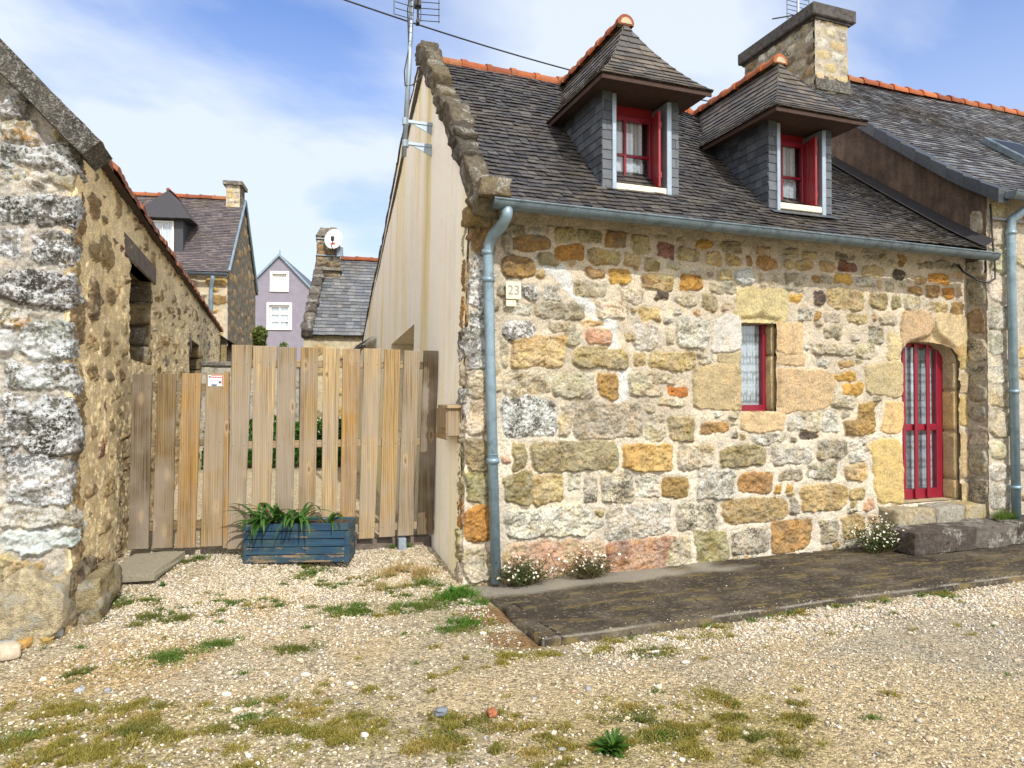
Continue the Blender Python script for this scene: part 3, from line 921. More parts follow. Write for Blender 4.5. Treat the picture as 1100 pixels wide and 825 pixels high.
for (cx, cz, w_, h_, k) in parse_stones(FACADE):                    # dressed stones meet the edges of the openings
    x0, x1, z0, z1 = cx - w_ / 2, cx + w_ / 2, cz - h_ / 2, cz + h_ / 2
    if k in 'GAW':
        if 2.6 < x1 < 2.99 and z1 < 2.4: x1 = 2.87
        if 3.26 < x0 < 3.55 and z1 < 2.4: x0 = 3.29
        if 2.4 < z0 < 2.56 and 2.7 < x0 < 3: x0, x1, z0 = 2.79, 3.45, 2.315
        if 4.8 < x1 < 5.15 and z1 < 2.05: x1 = 5.02
        if x0 > 5.55 and z1 < 2.0: x0, x1 = 5.89, 6.02
        if z0 > 1.95 and x0 > 4.6: continue
    st.append(((x0 + x1) / 2, (z0 + z1) / 2, x1 - x0, z1 - z0, k))
st += [(5.25, 2.30, .50, .44, 'G'), (5.76, 2.29, .50, .46, 'G'), (4.90, 2.12, .19, .30, 'G'), (5.925, 1.98, .15, .18, 'A')]
PATCH = [(.64, 2.70), (.80, 2.715), (.92, 2.64), (1.0, 2.54), (1.12, 2.42), (1.26, 2.32), (1.40, 2.22), (1.41, 2.05), (1.52, 1.92), (1.56, 1.75), (1.52, 1.58)]
st += fill_stones(st, -.0, 6.0, -.10, 3.12, nrng, [(.22, .34, .10, .15, 500), (.13, .22, .06, .11, 1200), (.05, .12, .03, .065, 2600)],
                  [('p', 5), ('w', 5), ('y', 2), ('q', 4), ('e', 1.5), ('B', .7), ('s', .4), ('d', 1)], .010,
                  avoid=[WIN, DOOR, [(.62, 2.72), (.75, 2.76), (1.3, 2.42), (1.46, 2.2), (1.6, 1.9), (1.6, 1.55), (1.48, 1.55), (1.4, 1.9), (1.25, 2.25), (.9, 2.55)]])
# quoins seen from the passage (negative u wraps round the corner)
zz0 = -.1
for k in 'peoegplplBBp':
    hh = rnd.uniform(.22, .32); st.append((-.11, zz0 + hh / 2, rnd.uniform(.12, .2), hh - .025, k)); zz0 += hh


def fac_map(u, v, h):
    X = np.empty(u.shape + (3,))
    neg = u < 0
    X[..., 0] = np.where(neg, -h - .002, np.maximum(u, -.002))
    X[..., 1] = np.where(neg, -u, -h)
    X[..., 2] = v
    return lean(X)


masonry('wall', np.concatenate([np.arange(-.24, -.002, .012), np.arange(0.0, 6.035, .0085)]), np.arange(-.14, 3.26, .0085), st, fac_map, MAT['stone'], cottage, 21,
        holes=[WIN, DOOR], patch=PATCH, patch_col=(.56, .58, .58), mortar=(.49, .435, .345), mortar2=(lambda u, v: sstep((1.55 - v + .5 * fbm(u * 1.1, v * 1.1, 641, 3)) / .5), (.58, .53, .44)), prot=(.008, .032), rough=.014, edge=.011, grow=.010, mort_amp=.006, pw=(3, 8), warp=.019,
        carve=[(WIN_CH, .07, .10), (DOOR_CH, .075, .09)])
mb = MB()
fy = lambda p, y: Vector((p[0], y, p[1]))
strip(mb, WIN, fy, .04, .24, (.45, .37, .23)); mb.build('window_reveal', MAT['stone'], cottage)
mb = MB(); strip(mb, DOOR, fy, .04, .34, (.42, .35, .23)); mb.build('door_reveal', MAT['stone'], cottage)
# dressed jamb stones standing in the right reveals
for nm, x0, d, zz in (('door_jamb', 5.888, .19, ((.39, .60), (.62, 1.15), (1.18, 1.62), (1.645, 1.95))), ('window_jamb', 3.285, .12, ((1.43, 1.98), (2.0, 2.28)))):
    mb = MB()
    for i, (z0, z1) in enumerate(zz):
        rough_block(mb, (x0 + .05, .055 + d / 2, (z0 + z1) / 2), (.11, d, z1 - z0), None, 700 + i, .006, 8, [(.47, .37, .21), (.42, .33, .19), (.50, .37, .18), (.40, .33, .21)][i], .08)
    mb.build(nm, MAT['stone'], cottage, True)
# door sill stone
mb = MB()
for i, (x0, x1) in enumerate(((4.66, 5.22), (5.23, 5.66), (5.67, 5.98))):
    rough_block(mb, ((x0 + x1) / 2, -.03, .24), (x1 - x0, .40, .26), None, 60 + i, .018, 9, [(.42, .36, .24), (.38, .36, .30), (.45, .37, .20)][i], .25)
mb.build('doorsill', MAT['rock'], cottage, True)


# gable wall in cream render, with the blind niche
GAB = [(.07, -.1), (.10, 1.0), (.06, 2.0), (.02, 3.1), (-.14, 3.26), (1.95, 5.36), (2.15, 5.44), (2.37, 5.38), (3.26, 4.86), (4.43, 3.95), (5.7, 3.12), (6.6, 2.45), (7.0, 2.2), (7.0, -.1)]
NICHE = [(2.154, 1.15), (3.64, 1.15), (3.64, 2.265), (2.154, 2.396)]


def gab_map(u, v, h):
    X = np.empty(u.shape + (3,))
    wob = .014 * fbm(u * 1.4, v * 1.4, 611, 3) + .003 * fbm(u * 14, v * 14, 613, 2)
    X[..., 0] = -.016 - wob + .022 * v; X[..., 1] = u; X[..., 2] = v
    return X


masonry('gable_wall', np.arange(-.2, 7.05, .035), np.arange(-.1, 5.5, .035), [], gab_map, MAT['cream_render'], cottage, 31, holes=[NICHE], clip=GAB)
mb = MB()
V = lambda u, v, d: Vector((-.02 + .022 * v + d, u, v))
strip(mb, NICHE, lambda p, d: V(p[0], p[1], d), 0, .30)
mb.add([V(*p, .29) for p in NICHE], [(0, 1, 2, 3)])
mb.build('niche', MAT['cream_sill'], cottage)
# plain back and side walls close the house
mb = MB()
mb.add([(.05, 6.95, -.1), (6.0, 6.95, -.1), (6.0, 6.95, 2.2), (.05, 6.95, 2.2)], [(0, 1, 2, 3)])
mb.add([(5.99, .02, -.1), (5.99, 6.95, -.1), (5.99, 6.95, 2.2), (5.99, 1.9, 4.6), (5.99, .02, 3.1)], [(0, 1, 2, 3, 4)])
mb.build('back_wall', MAT['cream_sill'], cottage)


# main roof
def roofz(y):
    return y + 3.46 + .12 * max(0, .25 - y) ** 2


EAVE_Y, RIDGE_Y = -.33, 1.90
mb = MB()
N = 40
rows = []
for i in range(N):
    rows.append((i / N, (i + 1) / N, .14 + .035 * i / N, 5.98, .14 + .035 * i / N, 5.98))


def main_f(s, t):
    y = EAVE_Y + (RIDGE_Y - EAVE_Y) * t
    sag = -.025 * math.sin(math.pi * t) * math.sin(math.pi * s / 6) - .012 * math.sin(s * 2.1 + t * 3)
    sag -= max(0, s - 2.9) / 3.1 * .24 * (y + .3)      # the old roof drops away towards the neighbour
    return (s, y, roofz(y) + sag)


slates(mb, main_f, rows, .102, SLATES['dark'], rnd, .007, .005, 2.0, Vector((0, -1, 1)))
for k in range(12):
    t0, t1 = k / 12, (k + 1) / 12
    mb.add([Vector(main_f(s, t)) - Vector((0, -.012, .02)) for s, t in ((.06, t0), (3, t0), (6.0, t0), (6.0, t1), (3, t1), (.06, t1))], [(0, 1, 4, 5), (1, 2, 3, 4)], (.05, .05, .05))
mb.add([(.05, RIDGE_Y, 5.34), (2.9, RIDGE_Y, 5.34), (6.0, RIDGE_Y, 4.80), (6.0, 7.2, 2.12), (.05, 7.2, 2.12)], [(0, 1, 2, 3, 4)], (.08, .08, .085))
mb.add([(.05, -.28, 3.20), (6.0, -.28, 3.20), (6.0, .05, 3.225), (.05, .05, 3.225)], [(0, 1, 2, 3)], (.05, .045, .04))
mb.build('roof', MAT['slate'], cottage, fix=False)
ridge_tiles('ridge_tiles', (.22, RIDGE_Y, 5.32), (2.9, RIDGE_Y, 5.315), MAT['clay'], cottage, rnd, .085, .31)
ridge_tiles('ridge_tiles', (2.9, RIDGE_Y, 5.31), (5.95, RIDGE_Y, 4.80), MAT['clay'], cottage, rnd, .085, .31)
# lead-dark flashing where the roof meets the neighbour's gable
mb = MB()
for k in range(10):
    t0, t1 = k / 10, (k + 1) / 10
    p = [Vector(main_f(s, t)) + Vector((0, -.02, .03)) for s, t in ((5.84, t0), (6.0, t0), (6.0, t1), (5.84, t1))]
    p[1].z += .09; p[2].z += .09
    mb.add(p, [(0, 1, 2, 3)])
mb.build('flashing', MAT['black_rubber'], cottage)

# stones along the verge
mb = MB()
y = -.34; k = 0
while y < 2.05:
    l = rnd.uniform(.17, .34)
    y1 = min(y + l, 2.12)
    yc = (y + y1) / 2
    zc = yc + 3.47 + .035 + rnd.uniform(-.03, .03)
    Mr = Matrix.Rotation(R(45 + rnd.uniform(-13, 10)), 3, 'X') @ Matrix.Rotation(R(rnd.uniform(-6, 6)), 3, 'Z')
    g = rnd.choice([(.17, .14, .10), (.24, .20, .13), (.13, .115, .09), (.20, .17, .12)])
    rough_block(mb, (.05 + .022 * zc + rnd.uniform(-.02, .02), yc, zc - .05), (rnd.uniform(.15, .21), (y1 - y) * 1.44, rnd.uniform(.17, .25)), Mr, 80 + k, .020, 8, tuple(v * .72 for v in g), .16)
    y = y1; k += 1
rough_block(mb, (.14, -.34, 3.24), (.26, .26, .16), None, 120, .025, 7, (.19, .155, .10), .3)
rough_block(mb, (.11, 0.0, 3.10), (.20, .22, .16), None, 121, .025, 6, (.33, .24, .10), .3)
rough_block(mb, (.17, 2.12, 5.52), (.20, .30, .16), None, 122, .025, 6, (.15, .13, .10), .3)
y, z = 2.3, 5.43
for (y1, z1) in ((3.26, 4.93), (4.43, 4.02), (5.7, 3.19), (6.6, 2.52), (7.0, 2.27)):
    n_ = 4
    for i in range(n_):
        a = (y + (y1 - y) * (i + .5) / n_, z + (z1 - z) * (i + .5) / n_)
        ang = math.atan2(z1 - z, y1 - y)
        rough_block(mb, (.06 + .022 * a[1], a[0], a[1]), (.16, math.hypot(y1 - y, z1 - z) / n_ * 1.05, .06), Matrix.Rotation(ang, 3, 'X'), 140 + i + int(y * 10), .012, 4, (.10, .085, .08), .3)
    y, z = y1, z1
mb.build('verge_stones', MAT['rock'], cottage, True)

# gutter and downpipe
gut = gutter('gutter', (.13, -.385, 3.155), (5.96, -.37, 3.125), .070, cottage, MAT['zinc_dark'])
mb = MB()
mb.tube([(.262, -.385, 3.11), (.262, -.375, 3.04), (.25, -.29, 2.98), (.215, -.155, 2.93), (.196, -.115, 2.86), (.19, -.105, 2.76), (.215, -.095, 1.78), (.265, -.10, .0)], [.05, .048, .048, .048, .048, .046, .045, .044], 14)
for z in (2.56, 1.03, 2.79):
    x = .19 + (.265 - .19) * (2.76 - z) / 2.76
    mb.tube([(x, -.10, z - .022), (x, -.10, z + .022)], .055, 14); mb.tube([(x, -.10, z + .05), (x, -.10, z + .056)], .05, 14)
mb.build('downpipe', MAT['zinc'], cottage, True).data.shade_smooth()


def mullioned(mb, x0, x1, z0, z1, y0, y1, fw_, vs=(), hs=(), bw=.022):
    mb.box(x0, x0 + fw_, y0, y1, z0, z1, bev=.004); mb.box(x1 - fw_, x1, y0, y1, z0, z1, bev=.004)
    mb.box(x0 + fw_, x1 - fw_, y0 + .003, y1 - .003, z0, z0 + fw_ * 1.2, bev=.004); mb.box(x0 + fw_, x1 - fw_, y0 + .003, y1 - .003, z1 - fw_, z1, bev=.004)
    for x in vs:
        mb.box(x - bw / 2, x + bw / 2, y0 + .008, y1 - .008, z0 + fw_ * 1.2, z1 - fw_, bev=.003)
    for z in hs:
        mb.box(x0 + fw_, x1 - fw_, y0 + .010, y1 - .010, z - bw / 2, z + bw / 2, bev=.003)


def quad_xz(name, x0, x1, z0, z1, y, m, parent, wave=0.0, nx=24):
    """upright sheet facing the street, optionally hanging in folds"""
    V, F = [], []
    for i in range(nx + 1):
        x = x0 + (x1 - x0) * i / nx
        yy = y + wave * math.sin((x - x0) * 58) + wave * .5 * math.sin((x - x0) * 23 + 1)
        V += [(x, yy, z0), (x, yy + wave * .3, z1)]
        if i < nx:
            F.append((2 * i, 2 * i + 2, 2 * i + 3, 2 * i + 1))
    mb = MB(); mb.add(V, F)
    return mb.build(name, m, parent, True, fix=False)


# the small window
mb = MB(); mullioned(mb, 2.80, 3.30, 1.415, 2.36, .135, .195, .055)
win = mb.build('window', MAT['red_paint'], cottage)
mb = MB(); mb.box(2.85, 3.25, .160, .164, 1.47, 2.31); mb.build('pane', MAT['glass'], win)
quad_xz('curtain', 2.84, 3.26, 1.46, 2.31, .205, MAT['lace'], win, .006)

# the barred door
ARCH = [(5.0, .375), (5.915, .375), (5.915, 1.95), (5.88, 2.08), (5.80, 2.16), (5.68, 2.20), (5.0, 2.24)]
mb = MB()
mb.box(5.0, 5.05, .20, .26, .385, 2.26, bev=.005); mb.box(5.79, 5.96, .20, .26, .385, 2.26, bev=.005)
mb.box(5.05, 5.79, .203, .257, .385, .50, bev=.005); mb.box(5.05, 5.79, .203, .257, 2.13, 2.40, bev=.005)
mb.box(5.05, 5.79, .206, .254, 1.17, 1.245, bev=.005)
door = mb.build('door', MAT['red_paint'], cottage)
for x in (5.25, 5.44, 5.63):
    mb = MB(); mb.box(x - .026, x + .026, .172, .1995, .40, 2.36, bev=.008)
    mb.build('bar', MAT['red_paint'], door)
mb = MB(); mb.box(5.05, 5.79, .226, .230, .50, 2.13); mb.build('pane', MAT['glass'], door)
quad_xz('curtain', 5.05, 5.795, .50, 2.13, .275, MAT['lace'], door, .010, 40)
mb = MB(); mb.box(5.0, 5.94, .175, .255, .362, .384, bev=.003); mb.build('threshold', MAT['galvanised'], door)

# house number
mb = MB(); mb.box(.368, .507, -.058, -.050, 2.412, 2.566, bev=.004); mb.box(.370, .462, -.056, -.050, 2.352, 2.404, bev=.004)
for (x, z) in ((.376, 2.560), (.499, 2.560), (.376, 2.420), (.499, 2.420), (.379, 2.378), (.453, 2.378)):
    mb.tube([(x, -.0585, z), (x, -.0595, z)], .003, 6)
plate = mb.build('number_plate', MAT['cream_plate'], cottage)
tx = bpy.data.curves.new('digits', 'FONT'); tx.body = '23'; tx.size = .115; tx.align_x = 'CENTER'; tx.align_y = 'CENTER'; tx.extrude = .001
tx.materials.append(MAT['plate_ink'])
to = bpy.data.objects.new('digits', tx); COL.objects.link(to)
bpy.context.view_layer.update()
tm = bpy.data.meshes.new_from_object(to.evaluated_get(bpy.context.evaluated_depsgraph_get()))
bpy.data.objects.remove(to)
to = bpy.data.objects.new('digits', tm); COL.objects.link(to); to.parent = plate
to.location = (.438, -.0605, 2.488); to.rotation_euler = (R(90), 0, 0)


# dormers
def dormer(cx, zr, half_e=.585, ze=4.42):
    xl, xr, yf = cx - .41, cx + .41, .05
    yb = lambda z: z - 3.47
    # slate-hung cheeks and front posts
    mb = MB()
    for sx, x in ((-1, xl), (1, xr)):
        rows = []
        z = 3.50
        while z < ze - .02:
            rows.append((z, z + .082, yf, max(yb(z) + .12, yf + .02), yf, max(yb(z + .082) + .12, yf + .02))); z += .082
        slates(mb, lambda s, t, x=x: (x, s, t), rows, .135, SLATES['blue'], rnd, .006, .003, .5, Vector((sx, 0, 0)))
        mb.add([(x - sx * .004, yf, 3.46), (x - sx * .004, 1.15, ze), (x - sx * .004, yf, ze)], [(0, 1, 2)], (.05, .06, .075))
        a, b = (x, x + .10) if sx < 0 else (x - .10, x)
        rows = [(3.50 + i * .092, 3.50 + (i + 1) * .092, a - .004, b, a - .004, b) for i in range(10)]
        slates(mb, lambda s, t: (s, yf, t), rows, .3, SLATES['blue'], rnd, .006, .003, .4, Vector((0, -1, 0)))
        mb.box(a, b, yf + .002, yf + .05, 3.48, ze, col=(.05, .06, .075))
    mb.add([(xl, yf + .012, 3.50), (xr, yf + .012, 3.50), (xr + .03, -.07, 3.425), (xl - .03, -.07, 3.425)], [(0, 1, 2, 3)], (.055, .065, .08))
    dm = mb.build('dormer', MAT['dark_slate'], cottage, fix=False)
    # zinc corner strips and the inner sides of the opening
    mb = MB()
    ox0, ox1 = cx - .285, cx + .285
    mb.box(ox0 - .03, ox0 + .012, yf - .022, .33, 3.475, ze - .02, bev=.004); mb.build('trim', MAT['galvanised'], dm)
    mb = MB(); mb.box(ox1 - .012, ox1 + .04, yf - .022, .33, 3.475, ze - .02, bev=.004); mb.build('trim', MAT['galvanised'], dm)
    mb = MB(); mb.box(ox0 + .013, ox1 - .013, yf - .015, .34, 3.50, 3.565, bev=.006); mb.build('sill', MAT['cream_sill'], dm)
    # window, lace and the folded-back red shutter
    mb = MB(); mullioned(mb, ox0 + .014, ox1 - .03, 3.57, 4.30, .245, .30, .042, (cx - .055,), (3.92,), .026)
    wn = mb.build('window', MAT['red_paint'], dm)
    mb = MB(); mb.box(ox0 + .05, ox1 - .06, .268, .271, 3.62, 4.26); mb.build('pane', MAT['glass'], dm)
    quad_xz('curtain', ox0 + .05, cx + .16, 3.64, 4.27, .312, MAT['net_curtain'], dm, .012)
    quad_xz('lace_panel', ox0 + .06, cx + .17, 3.64, 3.90, .304, MAT['lace'], dm, .008)
    mb = MB()
    Ms = Matrix.Translation((ox1 - .045, .24, 0)) @ Matrix.Rotation(R(-104), 4, 'Z')
    for i in range(3):
        mb.box(i * .075, i * .075 + .073, -.012, .012, 3.57, 4.30, Ms, bev=.004)
    mb.box(.01, .21, .012, .026, 3.66, 3.72, Ms, bev=.003); mb.box(.01, .21, .012, .026, 4.14, 4.20, Ms, bev=.003)
    mb.build('shutter', MAT['red_shutter'], dm)
    mb = MB(); mb.box(ox0, ox1, .30, .32, 4.29, ze); mb.build('lintel', MAT['red_shutter'], dm)
    # flared hipped roof
    H = zr - ze; y0, y1 = -.27, .36
    zt = lambda q: ze + H * (.62 * q + .38 * q * q)
    mb = MB(); NR = 12
    for sx in (-1, 1):
        f = lambda s, q, sx=sx: (cx + sx * half_e * (1 - q), s, zt(q))
        rows = []
        for i in range(NR):
            a, b = i / NR, (i + 1) / NR
            rows.append((a, b, y0 + (y1 - y0) * a, min(yb(zt(a)) + .06, 1.9), y0 + (y1 - y0) * b, min(yb(zt(b)) + .06, 1.9)))
        slates(mb, f, rows, .15, SLATES['brown'], rnd, .007, .005, 1.0, Vector((sx, 0, .7)))
        for i in range(8):
            a, b = i / 8, (i + 1) / 8
            mb.add([Vector(f(y0 + (y1 - y0) * a, a)), Vector(f(1.95, a)), Vector(f(1.95, b)), Vector(f(y0 + (y1 - y0) * b, b))], [(0, 1, 2, 3)], (.05, .05, .05))
    f = lambda s, q: (cx + s, y0 + (y1 - y0) * q, zt(q))
    rows = [(i / NR, (i + 1) / NR, -half_e * (1 - i / NR), half_e * (1 - i / NR), -half_e * (1 - (i + 1) / NR), half_e * (1 - (i + 1) / NR)) for i in range(NR)]
    slates(mb, f, rows, .15, SLATES['brown'], rnd, .007, .005, 1.0, Vector((0, -1, .7)))
    for i in range(8):
        a, b = i / 8, (i + 1) / 8
        mb.add([f(-half_e * (1 - a), a), f(half_e * (1 - a), a), f(half_e * (1 - b), b), f(-half_e * (1 - b), b)], [(0, 1, 2, 3)], (.05, .05, .05))
    mb.build('dormer_roof', MAT['slate'], dm, fix=False)
    # boarded underside
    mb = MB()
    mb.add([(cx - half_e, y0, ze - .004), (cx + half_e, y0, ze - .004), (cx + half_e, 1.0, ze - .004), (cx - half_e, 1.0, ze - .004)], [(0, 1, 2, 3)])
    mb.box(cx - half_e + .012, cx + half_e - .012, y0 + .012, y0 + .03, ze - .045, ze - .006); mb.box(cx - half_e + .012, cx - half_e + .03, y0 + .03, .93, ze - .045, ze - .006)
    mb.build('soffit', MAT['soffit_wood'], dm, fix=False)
    ridge_tiles('ridge_tiles', (cx, y1 - .02, zr + .0), (cx, RIDGE_Y, zr - .01), MAT['clay'], dm, rnd, .078, .22)
    mb = MB()
    P = [(math.cos(a) * .062, math.sin(a) * .062) for a in [math.pi * k / 12 for k in range(13)]]
    mb.prism(P, lambda p: Vector((cx + p[0], y1 - .038, zr - .012 + p[1])), lambda p: Vector((cx + p[0], y1 + .05, zr - .01 + p[1])))
    mb.build('end_cap', MAT['ridge_mortar'], dm)
    return dm


d1 = dormer(1.765, 5.27)
d2 = dormer(3.665, 5.20, .59, 4.40)

# bracketed lean-to roof at the back corner of the gable
mb = MB()
rows = [(i / 5, (i + 1) / 5, 5.0, 6.4, 5.0, 6.4) for i in range(5)]
slates(mb, lambda s, q: (-.50 + .48 * q, s, 2.05 + .42 * q), rows, .16, SLATES['dark'], rnd, .008, .006, 1, Vector((-1, 0, 1)))
mb.box(-.50, -.0, 4.99, 6.4, 2.0, 2.04, Matrix.Translation((-.52, 0, 2.02)) @ Matrix.Rotation(-math.atan2(.42, .48), 4, 'Y') @ Matrix.Translation((.5, 0, -2.04)), (.05, .045, .04))
mb.build('lean_to_roof', MAT['dark_slate'], cottage, fix=False)

# ================================================================== THE NEIGHBOURING HOUSE
nb = thing('neighbouring_house', 'taller stone house on the right with brown rough gable above the cottage roof', 'house', (6.02, -.24, 0))


def pm(o):
    """keep world coordinates while parented to a thing that stands elsewhere"""
    p = o.parent
    if p is not None and p.parent is None:
        o.matrix_parent_inverse = (Matrix.Translation(p.location) @ Matrix.Rotation(p.rotation_euler.z, 4, 'Z')).inverted()
    return o


NW = []
zz0 = -.1; i = 0
while zz0 < 3.8:
    hh = rnd.uniform(.22, .36); w_ = rnd.choice([.30, .46]) if i % 2 else rnd.choice([.52, .40])
    NW.append((w_ / 2 + .0, zz0 + hh / 2, w_ - .02, hh - .025, rnd.choice('pwdlGpe'))); zz0 += hh; i += 1
NW += fill_stones(NW, 0.0, 2.4, -.1, 3.8, nrng, [(.28, .5, .14, .28, 200), (.15, .30, .10, .18, 500), (.07, .14, .05, .1, 600)], [('p', 3), ('w', 3), ('y', 2), ('B', 1), ('s', .7), ('d', 1.5), ('l', 1)], .02)
nwall = masonry('wall', np.arange(0, 2.42, .0105), np.arange(-.1, 3.85, .0105), NW, lambda u, v, h: np.stack([6.02 + np.maximum(u, -.002), -.24 - h, v], -1), MAT['stone'], nb, 51, mortar=(.42, .37, .30))
pm(nwall)
NS = []
zz0 = -.1
while zz0 < 3.4:
    hh = rnd.uniform(.2, .34); NS.append((.14, zz0 + hh / 2, rnd.uniform(.18, .25), hh - .03, rnd.choice('qpqwdz'))); zz0 += hh
pm(masonry('side_wall', np.arange(0, .262, .0105), np.arange(-.1, 3.72, .0105), NS, lambda u, v, h: np.stack([6.02 - h * .8, .02 - u, v], -1), MAT['stone'], nb, 61, mortar=(.34, .30, .25)))
# the rough brown gable
NG = [(-.235, 2.95), (-.235, 3.85), (.02, 4.05), (.37, 4.34), (.86, 4.75), (1.31, 5.15), (2.26, 5.96), (3.0, 6.70), (4.2, 5.5), (4.2, 2.95)]


def nb_map(u, v, h):
    return np.stack([6.01 - .02 * fbm(u * 2, v * 2, 701, 4) - .008 * fbm(u * 18, v * 18, 705, 3), u, v], -1)


pm(masonry('gable', np.arange(-.24, 4.2, .03), np.arange(2.95, 6.8, .03), [], nb_map, MAT['brown_roughcast'], nb, 71, clip=NG))
mb = MB()


NBP = ([0, .16, .48, .83, 1.32, 1.77, 2.24, 2.72, 3.46], [3.80, 3.912, 4.13, 4.42, 4.83, 5.225, 5.63, 6.05, 6.74])


def nbr_prof(t):
    # t metres of horizontal run from the eave; flared at the foot
    return -.46 + t, float(np.interp(t, *NBP))

rows = []
t_ = 0
while t_ < 3.42:
    dt = .075 if t_ < 1 else .066
    rows.append((t_, t_ + dt, 5.93, 12.0, 5.93, 12.0)); t_ += dt
nbf = lambda s, t: (s, nbr_prof(t)[0], nbr_prof(t)[1] - .02 * math.sin(s * 1.3 + t))
slates(mb, nbf, rows, .13, SLATES['grey'] + SLATES['dark'], rnd, .007, .006, 1.0, Vector((0, -1, 1)))
for k in range(14):
    a, b = 3.45 * k / 14, 3.45 * (k + 1) / 14
    mb.add([Vector(nbf(s, q)) - Vector((0, -.01, .02)) for s, q in ((5.93, a), (12, a), (12, b), (5.93, b))], [(0, 1, 2, 3)], (.05, .05, .055))
mb.add([(5.93, 2.98, 6.72), (12, 2.98, 6.72), (12, 7, 2.6), (5.93, 7, 2.6)], [(0, 1, 2, 3)], (.08, .08, .085))
nroof = pm(mb.build('roof', MAT['slate'], nb, fix=False))
# slates covering the verge
mb = MB()
t_ = 0
while t_ < 2.72:
    b = t_ + .20
    p0, p1 = nbr_prof(t_), nbr_prof(b)
    c = tuple(v * .55 for v in rnd.choice(SLATES['blue']))
    q = [Vector((5.90 - .008, p0[0], p0[1] - .125)), Vector((5.90 - .002, p1[0] + .03, p1[1] - .125 + .02)), Vector((5.90, p1[0] + .03, p1[1] + .03)), Vector((5.90, p0[0], p0[1] + .03))]
    r_ = [v + Vector((.16, 0, 0)) for v in q]
    mb.add(q + r_, [(0, 1, 2, 3), (3, 2, 6, 7), (0, 3, 7, 4), (0, 1, 5, 4)], c)
    t_ = b
pm(mb.build('verge', MAT['dark_slate'], nb, fix=False))
pm(ridge_tiles('ridge_tiles', (6.66, 2.99, 6.72), (12, 2.99, 6.72), MAT['clay'], nb, rnd, .10, .33))
pm(gutter('gutter', (5.98, -.52, 3.78), (8.6, -.50, 3.78), .072, nb, MAT['zinc_dark']))
mb = MB()
mb.tube([(6.38, -.52, 3.72), (6.36, -.48, 3.66), (6.29, -.34, 3.56), (6.282, -.325, 3.44), (6.325, -.33, .14)], [.05, .048, .048, .046, .046], 14)
for z in (3.40, 1.62, .55):
    x = 6.28 + .045 * (3.44 - z) / 3.3
    mb.tube([(x, -.33, z - .02), (x, -.33, z + .02)], .056, 14)
pm(mb.build('downpipe', MAT['zinc'], nb, True))
# chimney at the head of the gable
CH = []
for i in range(9):
    z0 = 5.6 + i * .17; u = 0
    while u < 1.55:
        w_ = rnd.uniform(.16, .42); CH.append((u + w_ / 2, z0 + .08, w_ - .03, .14, rnd.choice('vqdzkvw'))); u += w_
chim = masonry('chimney', np.arange(0, 1.55, .02), np.arange(5.4, 7.16, .02), CH, lambda u, v, h: np.stack([5.99 - h, 3.78 - u, v], -1), MAT['stone'], nb, 81, mortar=(.24, .21, .17), prot=(.01, .03))
pm(chim)
CF = []
for i in range(10):
    z0 = 5.5 + i * .17; u = 0
    while u < .62:
        w_ = rnd.uniform(.14, .34); CF.append((u + w_ / 2, z0 + .08, w_ - .04, .13, rnd.choice('dwypGqw'))); u += w_
for nm, f in (('chimney_front', lambda u, v, h: np.stack([5.99 + u, 2.235 - h, v], -1)), ('chimney_back', lambda u, v, h: np.stack([6.62 - u, 3.78 + h, v], -1))):
    pm(masonry(nm, np.arange(0, .635, .02), np.arange(5.4, 7.16, .02), CF, f, MAT['stone'], chim, 91, mortar=(.36, .33, .28), prot=(.006, .02)))
mb = MB(); mb.add([(6.61, 2.24, 5.4), (6.61, 3.78, 5.4), (6.61, 3.78, 7.15), (6.61, 2.24, 7.15)], [(0, 1, 2, 3)]); pm(mb.build('chimney_side', MAT['dark_concrete'], chim))
mb = MB(); mb.box(5.90, 6.72, 2.16, 3.86, 7.13, 7.32, bev=.015); mb.box(5.97, 6.64, 2.2, 3.82, 7.10, 7.131); pm(mb.build('chimney_cap', MAT['cap_concrete'], chim))
mb = MB(); mb.add([(5.985, 2.19, 6.06), (6.66, 2.19, 6.06), (6.66, 2.24, 6.30), (5.985, 2.24, 6.30)], [(0, 1, 2, 3)]); pm(mb.build('chimney_flashing', MAT['dark_concrete'], chim))
# rooflight
mb = MB()
Mk = Matrix.Translation((8.35, nbr_prof(1.36)[0], nbr_prof(1.36)[1] + .03)) @ Matrix.Rotation(math.atan(.86), 4, 'X')
mb.box(-.36, .36, -.42, .42, 0, .09, Mk, bev=.01)
sk_ = pm(mb.build('skylight', MAT['zinc_dark'], nb))
mb = MB(); mb.box(-.29, .29, -.35, .35, .089, .094, Mk); pm(mb.build('pane', MAT['dark_glass'], sk_))
# bare outside walls out of view
mb = MB()
mb.add([(8.4, -.24, -.1), (12, -.24, -.1), (12, -.24, 3.8), (8.4, -.24, 3.8)], [(0, 1, 2, 3)])
mb.add([(12, -.24, -.1), (12, 7, -.1), (12, 7, 2.6), (12, 3, 6.7), (12, -.24, 3.8)], [(0, 1, 2, 3, 4)])
pm(mb.build('end_wall', MAT['cream_sill'], nb))

